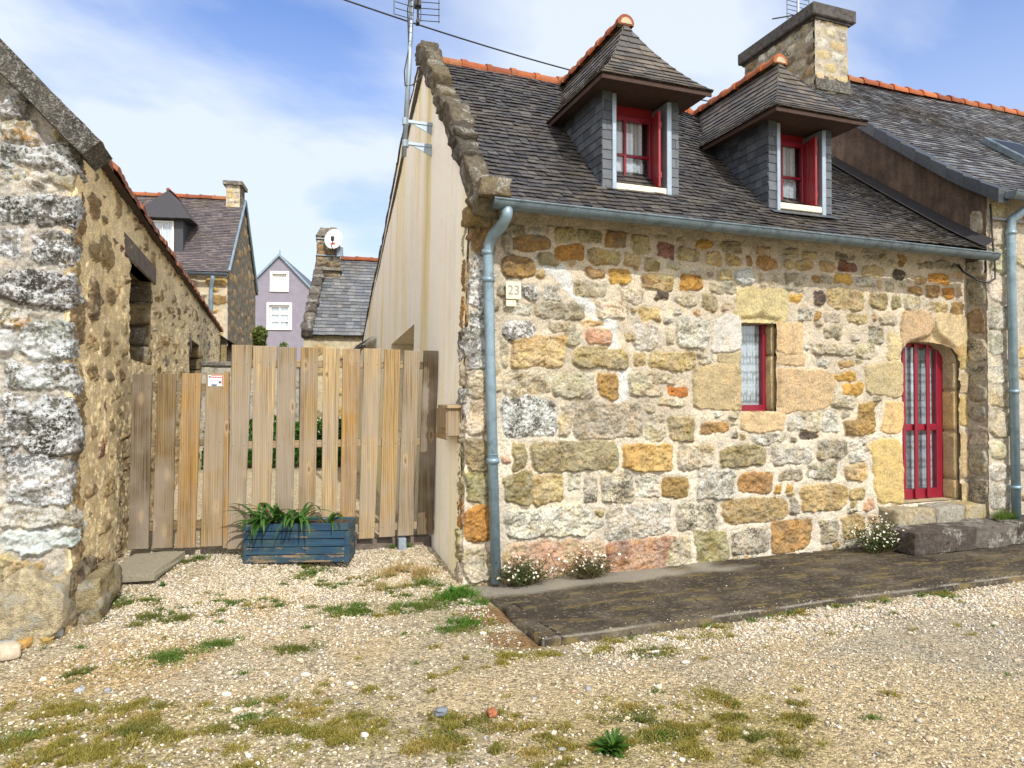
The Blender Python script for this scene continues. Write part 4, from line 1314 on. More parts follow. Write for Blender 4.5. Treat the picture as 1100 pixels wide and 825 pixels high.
# ================================================================== THE SHED ON THE LEFT
shed = thing('stone_shed', 'old rubble stone shed with lichen covered front and concrete verge on the left', 'shed', (-2.8, -.3, 0))
SX, SY = -2.795, -.3
SHED = '''l-320,338,-303,351 h-320,324,-297,337 l-311,309,-283,325 l-320,306,-312,322 h-320,296,-301,305 p-294,300,-281,308 m-320,271,-302,289 m-301,269,-279,291 l-320,249,-308,266 l-303,246,-277,266 m-319,217,-277,241 h-319,203,-303,215 l-310,183,-281,209 l-319,161,-277,180 l-318,121,-308,159 m-307,119,-281,155 l-318,88,-279,117 w-318,73,-286,85 c-318,54,-279,71 y-318,40,-297,52 w-303,294,-293,305 c-319,183,-311,202 p-289,328,-279,339'''
ss = parse_stones(SHED)
SCLIP = [(-5.2, -.1), (SX + .34, -.1), (SX + .34, 3.30), (SX, 3.28), (-3.20, 3.72), (-5.2, 5.72)]
ss = [((cx + e / 2, cz, w_ + e, h_, k) if cx + w_ / 2 > SX - .08 else (cx, cz, w_, h_, k)) for (cx, cz, w_, h_, k) in ss for e in (rnd.choice((.06, .12, .20, .27)),)]
zz0 = .02
for hh, wq, k in ((.42, .30, 'v'), (.30, .16, 'z'), (.35, .24, 'x'), (.24, .12, 'v'), (.33, .26, 'z'), (.28, .18, 'x'), (.35, .27, 'z'), (.30, .2, 'x'), (.3, .26, 'z')):
    ss.append((SX + .03 + wq / 2, zz0 + hh / 2, wq, hh - .05, k)); zz0 += hh
ss += fill_stones(ss, -5.2, SX, -.1, 3.6, nrng, [(.3, .5, .16, .26, 200), (.14, .28, .08, .16, 400), (.06, .14, .04, .08, 500)], [('l', 4), ('m', 2), ('w', 2), ('h', 1)], .02)


def coff(v):
    return .045 * fbm(v * 3.1, v * 0 + 4, 737, 3) + .02 * fbm(v * 13, v * 0 + 2, 739, 2)


def sh_map(u, v, h):
    fr = u <= SX
    X = np.stack([np.where(fr, u, SX + h * .6), np.where(fr, SY - h, SY + (u - SX)), v], -1)
    k = sstep((u - SX + .8) / .7)
    X[..., 0] += np.where(v < 1.6, .0175 * (1.6 - v) * k, 0) + coff(v) * sstep((u - SX + .45) / .45)
    return X


pm(masonry('front_wall', np.arange(-3.9, SX + .34, .0095), np.arange(-.1, 4.3, .0095), ss, sh_map, MAT['shed_stone'], shed, 101, clip=SCLIP,
           mortar=(.40, .375, .33), prot=(.016, .045), edge=.016, warp=.030, rough=.020, pw=(3, 8), mort_amp=.014, grow=.006, mortar2=(lambda u, v: sstep((u - SX + .05) / .05), (.80, .66, .40))))
# the long side wall, stones half drowned in yellow mortar
VS = np.concatenate([-.30 + np.cumsum(np.linspace(.0105, .017, 170)), ])
while VS[-1] < 15.7:
    VS = np.append(VS, VS[-1] + .012 + .0065 * (VS[-1] + 1))
VS = np.concatenate([[-.31], VS])
W1 = [(1.72, 1.93), (3.02, 1.91), (3.05, 2.86), (1.75, 2.86)]
W2 = [(7.2, 1.4), (9.0, 1.4), (9.0, 2.54), (7.2, 2.54)]
LS = [(-.14, .62, .22, .44, 'v'), (-.16, 1.02, .16, .22, 'x'), (-.12, 1.5, .24, .40, 'z'), (.06, .32, .44, .22, 'v'), (-.14, 2.02, .20, .36, 'x'), (-.1, 2.62, .28, .3, 'z'),
      (.32, 3.0, .3, .22, 'z'), (.72, 2.72, .42, .30, 'x'), (.30, 2.30, .34, .34, 'v')]
LS += fill_stones(LS, -.28, 15.6, -.1, 3.4, nrng, [(.20, .34, .12, .24, 70), (.13, .22, .10, .18, 420), (.06, .13, .05, .11, 2200)], [('z', 4), ('x', 4), ('v', 1.3), ('q', 1), ('b', .8), ('r', .25)], .06, avoid=[W1, W2])
def rag(u, v):
    return .015 * fbm(v * 2.2, u * 1.1, 721, 3)


pm(masonry('side_wall', VS, np.arange(-.1, 3.42, .0145), LS, lambda u, v, h: np.stack([SX + .006 + h * sstep((u + .31) / .02) + rag(u, v) * sstep((u + .3) / .3) + .0175 * (1.6 - np.minimum(v, 1.6)) * sstep((.8 - u) / .8) - .03 * sstep((.12 - u) / .1) + coff(v) * sstep((.5 - u - .3) / .5), u, v], -1), MAT['stone'], shed, 111, holes=[W1, W2],
           mortar=(.80, .66, .40), grow=-.008, prot=(.014, .040), edge=.022, warp=.030, rough=.014, mort_amp=.010, pw=(2.4, 5)))
for wn_ in (W1, W2):
    mb = MB()
    strip(mb, wn_, lambda p, d: Vector((SX + .005 - d, p[0], p[1])), 0, .45, (.30, .235, .13))
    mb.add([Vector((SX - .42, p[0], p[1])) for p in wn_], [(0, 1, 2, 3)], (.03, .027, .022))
    pm(mb.build('window_opening', MAT['rock'], shed))
# rough jamb stones in the far reveal of the near opening
mb = MB()
z0 = 1.9
for k in range(4):
    hh = (.22, .24, .25, .22)[k]
    rough_block(mb, (SX - .20, 3.05 + .03 * (k % 2), z0 + hh / 2), (.38, .16, hh - .03), None, 300 + k, .02, 7, [(.26, .20, .11), (.18, .15, .10), (.30, .22, .12), (.15, .12, .08)][k], .3); z0 += hh
pm(mb.build('jamb_stones', MAT['rock'], shed, True))
mb = MB()
for k in range(5):
    rough_block(mb, (SX - .16, 9.0, 1.5 + k * .22), (.40, .2, .19), None, 310 + k, .02, 6, [(.28, .21, .11), (.2, .16, .09)][k % 2], .3)
pm(mb.build('jamb_stones', MAT['rock'], shed, True))
mb = MB(); mb.box(SX - .12, SX + .022, 1.45, 3.30, 2.86, 3.07, bev=.012); pm(mb.build('lintel', MAT['old_wood'], shed))
mb = MB(); mb.box(SX - .12, SX + .02, 7.0, 7.5, 2.40, 2.62, Matrix.Translation((0, 7.2, 2.5)) @ Matrix.Rotation(R(-24), 4, 'X') @ Matrix.Translation((0, -7.2, -2.5)), bev=.01)
pm(mb.build('lintel', MAT['old_wood'], shed))
# concrete verge, clay tiled roof behind it
mb = MB()
A_ = Vector((-2.66, 0, 3.20)); B_ = Vector((-5.0, 0, 5.63)); dr = (B_ - A_).normalized(); up_ = Vector((-dr.z, 0, dr.x)); up_ = -up_ if up_.z < 0 else up_
n_ = 26
Vv, Ff = [], []
for i in range(n_ + 1):
    p = A_ + dr * ((B_ - A_).length * i / n_)
    for k, (q, yy) in enumerate(((0, -.42), (0, -.05), (.145, -.05), (.145, -.42))):
        jit = .010 * float(vnoise(np.array([i * .9]), np.array([k * 3.1]), 733)[0])
        Vv.append(p + up_ * (q - .06 + jit) + Vector((0, SY + .3 + yy - .04 + jit, 0)))
for i in range(n_):
    for k in range(4):
        Ff.append((i * 4 + k, i * 4 + (k + 1) % 4, i * 4 + 4 + (k + 1) % 4, i * 4 + 4 + k))
Ff += [(0, 1, 2, 3), (n_ * 4, n_ * 4 + 1, n_ * 4 + 2, n_ * 4 + 3)]
mb.add(Vv, Ff, (.12, .115, .105))
pm(mb.build('verge', MAT['dark_concrete'], shed))
mb = MB()
rows = 9
rt = random.Random(5)
yy = -.05
while yy < 15.6:
    step = .20
    for k in range(4):
        c = rt.choice([(.20, .075, .035), (.28, .11, .05), (.15, .06, .035), (.24, .085, .04)]); j = rt.uniform(.8, 1.2); c = tuple(v * j for v in c)
        x0 = SX + .10 - k * .26 + rt.uniform(-.015, .015); z0 = 3.40 + .006 * math.sin(yy) + k * .26 * .95 + (.02 if k else 0)
        P, K = [], 6
        for s_, r_ in ((0, .105), (1, .085)):
            for q in range(K + 1):
                a = math.pi * q / K
                P.append((x0 - .36 * s_, yy + step / 2 + math.cos(a) * r_ * 1.05, z0 + .34 * s_ + math.sin(a) * r_ * .62 - .05))
        F = [(q, q + 1, K + 2 + q, K + 1 + q) for q in range(K)] + [tuple(range(K + 1))]
        mb.add(P, F, c)
    yy += step
mb.add([(SX + .08, -.1, 3.37), (SX + .08, 15.6, 3.37), (-4.9, 15.6, 5.45), (-4.9, -.1, 5.45)], [(0, 1, 2, 3)], (.10, .05, .03))
mb.add([(SX - .02, -.1, 3.355), (SX + .08, -.1, 3.355), (SX + .08, 15.6, 3.355), (SX - .02, 15.6, 3.355)], [(0, 1, 2, 3)], (.06, .04, .03))
mb.add([(-4.9, -.1, 5.45), (-4.9, 15.6, 5.45), (-7.0, 15.6, 3.2), (-7.0, -.1, 3.2)], [(0, 1, 2, 3)], (.2, .08, .04))
pm(mb.build('roof', MAT['clay'], shed, fix=False))
mb = MB()
mb.add([(-7.0, 15.55, 0), (SX, 15.55, 0), (SX, 15.55, 3.35), (-4.9, 15.55, 5.4), (-7.0, 15.55, 3.2)], [(0, 1, 2, 3, 4)])
mb.add([(-7.0, -.2, 0), (-7.0, 15.55, 0), (-7.0, 15.55, 3.2), (-7.0, -.2, 3.2)], [(0, 1, 2, 3)])
mb.add([(-3.9, -.24, 0), (-7.0, -.24, 0), (-7.0, -.24, 3.2), (-4.9, -.24, 5.4), (-3.9, -.24, 4.4)], [(0, 1, 2, 3, 4)])
pm(mb.build('back_wall', MAT['cream_sill'], shed))
# the low annexe at its far end
mb = MB()
mb.box(-3.6, -2.62, 15.7, 19.0, 0, 3.0, col=(.30, .23, .12))
mb.add([(-2.40, 15.62, 3.02), (-2.40, 19.2, 3.02), (-3.7, 19.2, 3.9), (-3.7, 15.62, 3.9)], [(0, 1, 2, 3)], (.10, .09, .085))
mb.add([(-2.40, 15.62, 2.86), (-2.40, 19.2, 2.86), (-2.40, 19.2, 3.02), (-2.40, 15.62, 3.02)], [(0, 1, 2, 3)], (.34, .29, .22))
pm(mb.build('annexe', MAT['rock'], shed, fix=False))

# ================================================================== HOUSES BEHIND
# slate house behind the shed
HL = thing('slate_house', 'stone house behind the shed with dark slate roof, dormer and end chimney', 'house', (-2.6, 16.0, 0.2), R(-9.7))
L1 = fill_stones([], -4.5, 0, 0, 5.0, nrng, [(.3, .6, .16, .28, 600), (.15, .3, .10, .18, 1500)], [('y', 3), ('q', 2), ('O', 3), ('B', 2), ('e', 2)], .035, .02)
masonry('wall', np.arange(-4.5, 0.01, .035), np.arange(0, 5.05, .035), L1, lambda u, v, h: np.stack([u, -h, v], -1), MAT['stone'], HL, 131, mortar=(.52, .46, .33), edge=.03, warp=.03, prot=(.03, .06))
L2 = fill_stones([], 0, 4.2, 0, 8.2, nrng, [(.3, .5, .2, .3, 500), (.12, .3, .1, .2, 900)], [('v', 4), ('b', 2), ('z', 2)], .04, .03)
masonry('gable_wall', np.arange(0, 4.2, .04), np.arange(0, 8.0, .04), L2, lambda u, v, h: np.stack([h, u, v], -1), MAT['stone'], HL, 141, clip=[(0, 0), (4.15, 0), (4.15, 4.95), (2.08, 7.6), (0, 4.95)], mortar=(.10, .09, .06), edge=.05, warp=.03)
mb = MB()
rows = [(i / 46, (i + 1) / 46, -4.6, .06, -4.6, .06) for i in range(46)]
slates(mb, lambda s, q: (s, -.22 + 2.3 * q, 4.92 + 2.75 * q), rows, .17, SLATES['plum'], rnd, .010, .008, 1.6, Vector((0, -1, 1)))
mb.add([(-4.6, 2.08, 7.66), (.05, 2.08, 7.66), (.05, 4.4, 4.9), (-4.6, 4.4, 4.9)], [(0, 1, 2, 3)], (.08, .08, .08))
mb.add([(-4.6, -.2, 4.91), (.05, -.2, 4.91), (.05, 2.08, 7.64), (-4.6, 2.08, 7.64)], [(0, 1, 2, 3)], (.07, .065, .07))
mb.build('roof', MAT['slate'], HL, fix=False)
ridge_tiles('ridge_tiles', (-4.6, 2.08, 7.66), (-.5, 2.08, 7.66), MAT['clay'], HL, rnd, .11, .4)
gutter('gutter', (-4.6, -.30, 4.90), (.05, -.30, 4.86), .07, HL, MAT['zinc_dark'], False)
mb = MB(); mb.tube([(-.35, -.30, 4.8), (-.42, -.12, 4.6), (-.45, -.1, 4.4), (-.45, -.1, .1)], .06, 8); mb.build('downpipe', MAT['zinc'], HL, True)
mb = MB(); mb.tube([(.07, -.2, 4.96), (.07, 2.05, 7.64)], .035, 6); mb.tube([(.07, 2.1, 7.64), (.07, 4.2, 5.0)], .035, 6); mb.build('verge', MAT['zinc'], HL)
CFL = [(.1 + .2 * (i % 2) + .02, 6.9 + .16 * (i // 2), .17, .13, 'ypwdyw'[i % 6]) for i in range(16)]
lc = masonry('chimney', np.arange(0, .43, .03), np.arange(7.0, 8.06, .03), CFL, lambda u, v, h: np.stack([-.48 + u, 1.80 - h, v], -1), MAT['stone'], HL, 151, mortar=(.44, .37, .26))
mb = MB(); mb.box(-.48, -.05, 1.81, 2.5, 6.9, 8.05, col=(.12, .10, .08)); mb.box(-.56, .03, 1.70, 2.58, 8.05, 8.17, col=(.16, .15, .13)); mb.build('chimney_cap', MAT['rock'], lc)
# its dormer
mb = MB()
DX = -1.88
mb.box(DX - .55, DX - .30, .30, 1.9, 5.3, 6.55); mb.box(DX + .30, DX + .55, .30, 1.9, 5.3, 6.55); mb.box(DX - .30, DX + .30, .34, .4, 5.3, 6.55)
dl = mb.build('dormer', MAT['dark_slate'], HL)
dl.data.attributes['Col'].data.foreach_set('color', [.035, .04, .05, 1] * len(dl.data.polygons))
mb = MB()
f0 = [(DX - .82, .02, 6.5), (DX + .82, .02, 6.5)]; ap = (DX, .75, 7.5)
mb.add([f0[0], f0[1], ap], [(0, 1, 2)], (.035, .034, .038))
mb.add([f0[0], ap, (DX, 2.0, 7.5), (DX - .82, .95, 6.5)], [(0, 1, 2, 3)], (.05, .048, .05)); mb.add([f0[1], ap, (DX, 2.0, 7.5), (DX + .82, .95, 6.5)], [(0, 1, 2, 3)], (.055, .05, .055))
mb.add([f0[0], f0[1], (DX + .82, 1.0, 6.5), (DX - .82, 1.0, 6.5)], [(0, 1, 2, 3)], (.03, .03, .03))
mb.build('dormer_roof', MAT['dark_slate'], dl, fix=False)
ridge_tiles('ridge_tiles', (DX, .75, 7.51), (DX, 1.9, 7.51), MAT['clay'], dl, rnd, .05, .4)
mb = MB(); mullioned(mb, DX - .30, DX + .30, 5.5, 6.46, .26, .33, .05, (DX,)); wn = mb.build('window', MAT['white_paint'], dl)
mb = MB(); mb.box(DX - .26, DX + .26, .29, .30, 5.54, 6.42); mb.build('pane', MAT['glass'], dl)
quad_xz('curtain', DX - .26, DX + .26, 5.54, 6.42, .32, MAT['net_curtain'], dl, .01)

# stone house with the dish, behind the gate
HR = thing('low_stone_house', 'low stone house behind the gate with grey slate roof and moss stained chimney', 'house', (-.86, 8.5, .2), R(-5))
L3 = fill_stones([], 0, 3.4, 0, 2.6, nrng, [(.25, .5, .15, .25, 200), (.12, .25, .08, .15, 400)], [('y', 3), ('p', 3), ('w', 2), ('O', 1), ('e', 1)], .03, .02)
masonry('wall', np.arange(0, 3.4, .025), np.arange(-.1, 2.66, .025), L3, lambda u, v, h: np.stack([u, -h, v], -1), MAT['stone'], HR, 161, mortar=(.47, .41, .28), edge=.04, warp=.025)
mb = MB()
rows = [(i / 24, (i + 1) / 24, .16 + .30 * i / 24, 3.6, .16 + .30 * (i + 1) / 24, 3.6) for i in range(24)]
slates(mb, lambda s, q: (s, -.12 + 1.75 * q, 2.55 + 1.86 * q), rows, .15, SLATES['grey'], rnd, .009, .007, .8, Vector((0, -1, 1)))
mb.add([(.1, -.1, 2.545), (3.6, -.1, 2.545), (3.6, 1.63, 4.39), (.42, 1.63, 4.39)], [(0, 1, 2, 3)], (.07, .07, .075))
mb.add([(.3, 1.63, 4.40), (3.6, 1.63, 4.40), (3.6, 3.6, 2.4), (.3, 3.6, 2.4)], [(0, 1, 2, 3)], (.08, .08, .08))
mb.build('roof', MAT['slate'], HR, fix=False)
ridge_tiles('ridge_tiles', (.75, 1.63, 4.41), (3.6, 1.63, 4.41), MAT['clay'], HR, rnd, .075, .3)
mb = MB()
for i in range(9):
    q = (i + .5) / 9
    rough_block(mb, (.06 + .28 * q, -.12 + 1.7 * q, 2.56 + 1.84 * q), (.22, .26, .24), Matrix.Rotation(R(46), 3, 'X'), 330 + i, .02, 5, [(.12, .11, .10), (.17, .155, .13), (.10, .09, .08)][i % 3], .3)
mb.build('verge_stones', MAT['rock'], HR, True)
mb = MB(); mb.add([(.02, 0, -.1), (.02, 3.5, -.1), (.02, 3.5, 2.5), (.34, 1.63, 4.36), (.02, 0, 2.6)], [(0, 1, 2, 3, 4)], (.2, .17, .12)); mb.build('side_wall', MAT['rock'], HR)
mb = MB(); mb.add([(3.4, 0, -.1), (3.4, 3.5, -.1), (3.4, 3.5, 2.5), (3.4, 1.63, 4.36), (3.4, 0, 2.6)], [(0, 1, 2, 3, 4)], (.2, .17, .12)); mb.build('side_wall', MAT['rock'], HR)
CC = []
for i in range(9):
    u = 0
    while u < .5:
        w_ = rnd.uniform(.1, .24); CC.append((u + w_ / 2, 3.95 + i * .12, w_ - .025, .095, rnd.choice('vzBqvdx'))); u += w_
rc = masonry('chimney', np.arange(0, .50, .016), np.arange(3.9, 4.80, .016), CC, lambda u, v, h: np.stack([.22 + u, 1.15 - h, v], -1), MAT['stone'], HR, 171, mortar=(.17, .145, .11))
mb = MB()
mb.box(.225, .71, 1.155, 1.75, 3.5, 4.80, col=(.13, .11, .085)); mb.box(.18, .76, 1.08, 1.8, 4.06, 4.12, col=(.26, .24, .20))
mb.prism([(.2, 4.80), (.73, 4.80), (.62, 4.98), (.30, 4.98)], lambda p: Vector((p[0], 1.12, p[1])), lambda p: Vector((p[0], 1.78, p[1])), (.22, .20, .17))
mb.build('chimney_top', MAT['rock'], rc)
mb = MB(); mb.box(.50, .64, 1.35, 1.5, 4.98, 5.05); mb.build('chimney_pot', MAT['old_wood'], rc)
mb = MB(); mb.tube([(.20, 1.13, 4.74), (.74, 1.13, 4.74)], .014, 6); mb.build('strap', MAT['galvanised'], rc); mb = MB(); mb.tube([(.20, 1.13, 4.38), (.74, 1.13, 4.38)], .014, 6); mb.build('strap', MAT['galvanised'], rc)

DI = thing('satellite_dish', 'white satellite dish fixed to the chimney of the low stone house', 'satellite dish', (-.19, 9.46, 4.90), R(-22))
mb = MB()
Md = Matrix.Rotation(R(90 - 14), 4, 'X')
Vv, Ff = [], []
K, Rr = 28, 6
for i in range(Rr + 1):
    r_ = .21 * i / Rr
    for k in range(K):
        a = 2 * math.pi * k / K
        Vv.append(Md @ Vector((math.cos(a) * r_ * .94, math.sin(a) * r_ * 1.1, (r_ * r_) * 1.0)))
for i in range(Rr):
    for k in range(K):
        Ff.append((i * K + k, i * K + (k + 1) % K, (i + 1) * K + (k + 1) % K, (i + 1) * K + k))
mb.add(Vv, Ff)
me_ = mb.build('dish', MAT['dish_white'], DI, True)
sm = me_.modifiers.new('s', 'SOLIDIFY'); sm.thickness = .008
mb = MB(); mb.tube([Md @ Vector((0, -.24, .05)), Md @ Vector((.03, -.25, .22)), Md @ Vector((.08, -.17, .34))], .010, 6); mb.box(-.03, .03, -.03, .03, -.04, .05, Matrix.Translation(Md @ Vector((.08, -.15, .35)))); mb.build('arm', MAT['black_rubber'], DI)
mb = MB(); mb.tube([(0, .05, -.05), (.08, .10, -.25), (.10, .12, -.30)], .02, 8); mb.box(.04, .16, .06, .14, -.34, -.14); mb.build('bracket', MAT['galvanised'], DI)
mb = MB(); mb.box(-.07, .04, -.118, -.085, .021, .025, Md); mb.box(-.03, .02, -.088, -.066, .021, .025, Md); mb.build('logo', MAT['logo_red'], DI)

# wall between the gardens
gw = thing('garden_wall', 'grey rubble garden wall behind the gate, left of the low stone house', 'wall', (-3.0, 9.2, .2), R(-4))
L4 = fill_stones([], 0, 2.15, 0, 1.95, nrng, [(.25, .45, .15, .25, 120), (.12, .25, .08, .15, 400)], [('q', 3), ('l', 2), ('w', 2), ('d', 2)], .025, .02)
masonry('wall_face', np.arange(0, 2.15, .025), np.arange(0, 1.97, .025), L4, lambda u, v, h: np.stack([u, -h, v], -1), MAT['stone'], gw, 181, mortar=(.40, .38, .34), edge=.04, warp=.025)
mb = MB(); mb.box(0, 2.14, .01, .42, 0, 1.94, col=(.25, .23, .19)); mb.box(-.03, 2.17, -.05, .46, 1.945, 2.03, bev=.01, col=(.22, .21, .18)); mb.build('coping', MAT['rock'], gw)

# purple house in the distance
HP = thing('purple_house', 'distant lilac rendered gable house with white framed windows', 'house', (-.87, 32.0, 0), R(-14))
PZ = 8.85
WA, WB = (-.36, .36, 7.02, 7.86), (-.52, .52, 5.02, 6.22)
mb = MB()
# gable in panels round the windows, so the windows are real recesses
prof = lambda x: PZ - 1.06 * abs(x)
xs = [-4, -.52, -.36, 0, .36, .52, 4]
zs = [-.5, WB[2], WB[3], WA[2], WA[3]]
def panel(x0, x1, z0, z1):
    a, b = min(z1, prof(x0)), min(z1, prof(x1))
    mb.add([(x0, 0, z0), (x1, 0, z0), (x1, 0, b), (x0, 0, a)], [(0, 1, 2, 3)])
for i in range(6):
    x0, x1 = xs[i], xs[i + 1]
    if 0 < i < 5:
        ina = 1 < i < 4
        panel(x0, x1, -.5, WB[2]); panel(x0, x1, WB[3], WA[2])
        if not ina: panel(x0, x1, WA[2], WA[3])
        panel(x0, x1, WA[3], 99)
    else:
        mb.add([(x0, 0, -.5), (x1, 0, -.5), (x1, 0, prof(x1)), (x0, 0, prof(x0))], [(0, 1, 2, 3)])
for (a, b, c, d) in (WA, WB):
    strip(mb, [(a, c), (b, c), (b, d), (a, d)], lambda p, y: Vector((p[0], y, p[1])), 0, .2)
mb.box(-3.99, 3.99, .02, 8, -.5, prof(4) - .05)
mb.build('wall', MAT['purple_render'], HP)
for (a, b, c, d), nv in ((WA, ()), (WB, (0,))):
    mb = MB(); mullioned(mb, a, b, c, d, .08, .16, .09, nv, (c + (d - c) * .3, c + (d - c) * .62) if nv else (), .05)
    mb.box(a - .12, b + .12, -.05, -.002, d, d + .13); mb.box(a - .12, b + .12, -.08, -.002, c - .10, c); mb.box(a - .12, a, -.045, -.002, c, d); mb.box(b, b + .12, -.045, -.002, c, d)
    wn = mb.build('window', MAT['white_paint'], HP)
    if nv:
        mb = MB(); mb.box(a + .05, b - .05, .11, .12, c + .05, d - .05); mb.build('pane', MAT['glass'], wn)
        quad_xz('curtain', a + .05, b - .05, c + .05, d - .05, .17, MAT['net_curtain'], wn, .02)
    else:
        mb = MB()
        for i in range(9):
            mb.box(a + .08, b - .08, .10, .12, c + .1 + i * (d - c - .2) / 9, c + .1 + (i + .93) * (d - c - .2) / 9)
        mb.build('roller_shutter', MAT['white_paint'], wn)
mb = MB()
for sx in (-1, 1):
    mb.add([(0, -.1, PZ + .05), (sx * 4.3, -.1, PZ - 4.52), (sx * 4.3, 8, PZ - 4.52), (0, 8, PZ + .05)], [(0, 1, 2, 3)], (.07, .075, .09))
mb.build('roof', MAT['dark_slate'], HP, fix=False)
mb = MB()
for sx in (-1, 1):
    q = [(0, PZ + .07), (sx * 4.3, PZ - 4.49), (sx * 4.3, PZ - 4.62), (0, PZ - .07)]
    mb.prism(q, lambda p: Vector((p[0], -.14, p[1])), lambda p: Vector((p[0], -.005, p[1])))
mb.build('verge', MAT['zinc'], HP)
mb = MB(); mb.tube([(0, .05, PZ), (0, .05, PZ + .28)], .03, 6); mb.build('finial', MAT['zinc'], HP)

HF = thing('far_house', 'far house showing only a dark roof slope with orange ridge beside the lilac gable', 'house', (-4.6, 36, 0), R(-9))
mb = MB(); mb.box(-2.5, 2.4, .3, 6, 0, 6.6); mb.build('wall', MAT['purple_render'], HF)
mb = MB(); rows = [(i / 14, (i + 1) / 14, -2.6, 2.5, -2.6, 2.5) for i in range(14)]
slates(mb, lambda s, q: (s, 3 * q, 6.3 + 2.25 * q), rows, .4, SLATES['blue'], rnd, .015, .012, 1, Vector((0, -1, 1)))
mb.add([(-2.6, 0, 6.28), (2.5, 0, 6.28), (2.5, 3, 8.53), (-2.6, 3, 8.53)], [(0, 1, 2, 3)], (.05, .055, .06)); mb.add([(-2.6, 3, 8.53), (2.5, 3, 8.53), (2.5, 6.2, 6.3), (-2.6, 6.2, 6.3)], [(0, 1, 2, 3)], (.05, .055, .06))
mb.build('roof', MAT['dark_slate'], HF, fix=False)
ridge_tiles('ridge_tiles', (-2.6, 3, 8.55), (2.5, 3, 8.55), MAT['clay'], HF, rnd, .13, .45)

# ================================================================== THE GATE
GA = -math.atan(.07)
TINT = dict(grey=(.25, .20, .13), light=(.345, .265, .15), tan=(.285, .205, .10), honey=(.30, .19, .07), dark=(.135, .105, .068), brown=(.18, .13, .065))


def gate_point(x):
    return 1.0 - .07 * x


def board(parent, org, x0t, x1t, zt0, x0b, x1b, zb, tint, y=-.0, th=.028):
    """one sawn board; lower and upper corners measured apart, so it may lean"""
    cx = (x0b + x1b) / 2
    mb = MB(); b = .004
    prof = [(x0b, zb), (x1b, zb - .002), (x1t, zt0 - .001), (x0t, zt0)]
    V = []
    for (yy, ins) in ((y - th, b), (y - th + b, 0), (y, 0)):
        for i, (px, pz) in enumerate(prof):
            sx = 1 if i in (0, 3) else -1; sz = 1 if i < 2 else -1
            V.append((px - cx + sx * ins, yy, pz + sz * ins))
    F = [(0, 1, 2, 3), (8, 11, 10, 9)]
    for r_ in (0, 4):
        for i in range(4):
            j = (i + 1) % 4
            F.append((r_ + i, r_ + 4 + i, r_ + 4 + j, r_ + j))
    mb.add(V, F)
    nf = len(mb.f)
    zs_ = (.31, 1.125, 1.875) if zt0 > 1.9 else (.42, 1.16, 1.655)
    for zc in zs_:
        for sx in (-.32, .32):
            q = (zc - zb) / (zt0 - zb)
            xc = (x0b + (x0t - x0b) * q + x1b + (x1t - x1b) * q) / 2 - cx + sx * (x1b - x0b) + rnd.uniform(-.01, .01); zc2 = zc + rnd.uniform(-.015, .015)
            P = [(xc + math.cos(a) * .0045, y - th - .0012, zc2 + math.sin(a) * .0045) for a in [2 * math.pi * k / 8 for k in range(8)]]
            mb.add(P, [tuple(range(8))])
    o = mb.build('board', MAT['board'], parent, fix=False)
    o.data.materials.append(MAT['stem'])
    for pg in list(o.data.polygons)[nf:]:
        pg.material_index = 1
    o.location = (cx - org, 0, 0)
    o.color = (*TINT[tint], 1) if isinstance(tint, str) else (*tint, 1)
    return o


def wood_part(name, parent, x0, x1, y0, y1, z0, z1, tint, vertical=False):
    mb = MB()
    if vertical:
        mb.box(x0, x1, y0, y1, z0, z1, bev=.004)
        o = mb.build(name, MAT['board'], parent)
    else:
        L = x1 - x0                                  # laid flat: the grain runs along local z
        mb.box(z0, z1, y0, y1, -L / 2, L / 2, bev=.004)
        o = mb.build(name, MAT['board'], parent)
        o.rotation_euler = (0, R(90), 0)
        o.location = ((x0 + x1) / 2, 0, 0)
        o.scale = (-1, 1, 1)
    o.color = (*TINT[tint], 1)
    return o


org = -.93
tallg = thing('wooden_gate', 'tall wide gate leaf of ten vertical boards standing behind the blue planter', 'gate', (org, gate_point(org), 0), GA)
TALL = [((-1.863, 2.037, -1.688), (-1.892, .190, -1.751), 'grey'), ((-1.68, 2.035, -1.478), (-1.687, .19, -1.535), 'light'), ((-1.47, 2.033, -1.298), (-1.486, .19, -1.331), 'grey'),
        ((-1.264, 2.031, -1.106), (-1.282, .20, -1.132), 'tan'), ((-1.063, 2.029, -.91), (-1.074, .20, -.938), 'light'), ((-.885, 2.028, -.721), (-.904, .21, -.767), 'honey'),
        ((-.686, 2.026, -.519), (-.733, .215, -.585), 'light'), ((-.492, 2.024, -.341), (-.541, .22, -.39), 'tan'), ((-.305, 2.022, -.151), (-.364, .222, -.211), 'grey'), ((-.114, 2.02, .030), (-.175, .223, -.019), 'dark')]
for (a, z1, b), (c, z0, d), tn in TALL:
    t3 = TINT[tn]; j = rnd.uniform(.9, 1.1)
    board(tallg, org, a, b, z1 + rnd.uniform(-.006, .006), c, d, z0, tuple(v * j for v in t3))
for z in (1.875, 1.125, .31):
    wood_part('rail', tallg, -1.86 - org, .0 - org, .002, .045, z - .035, z + .035, 'light')
wood_part('stile', tallg, -1.93 - org, -1.885 - org, -.02, .04, .20, 1.80, 'honey', True)
org2 = -2.31
shortg = thing('wooden_gate', 'short gate leaf of four vertical boards beside the shed wall, one with a sticker', 'gate', (org2, gate_point(org2), 0), GA)
SHORT = [((-2.665, 1.770, -2.511), (-2.691, .238, -2.53), 'dark'), ((-2.466, 1.777, -2.316), (-2.501, .234, -2.337), 'brown'), ((-2.271, 1.779, -2.11), (-2.307, .225, -2.155), 'honey'), ((-2.072, 1.785, -1.916), (-2.109, .225, -1.93), 'tan')]
bs = []
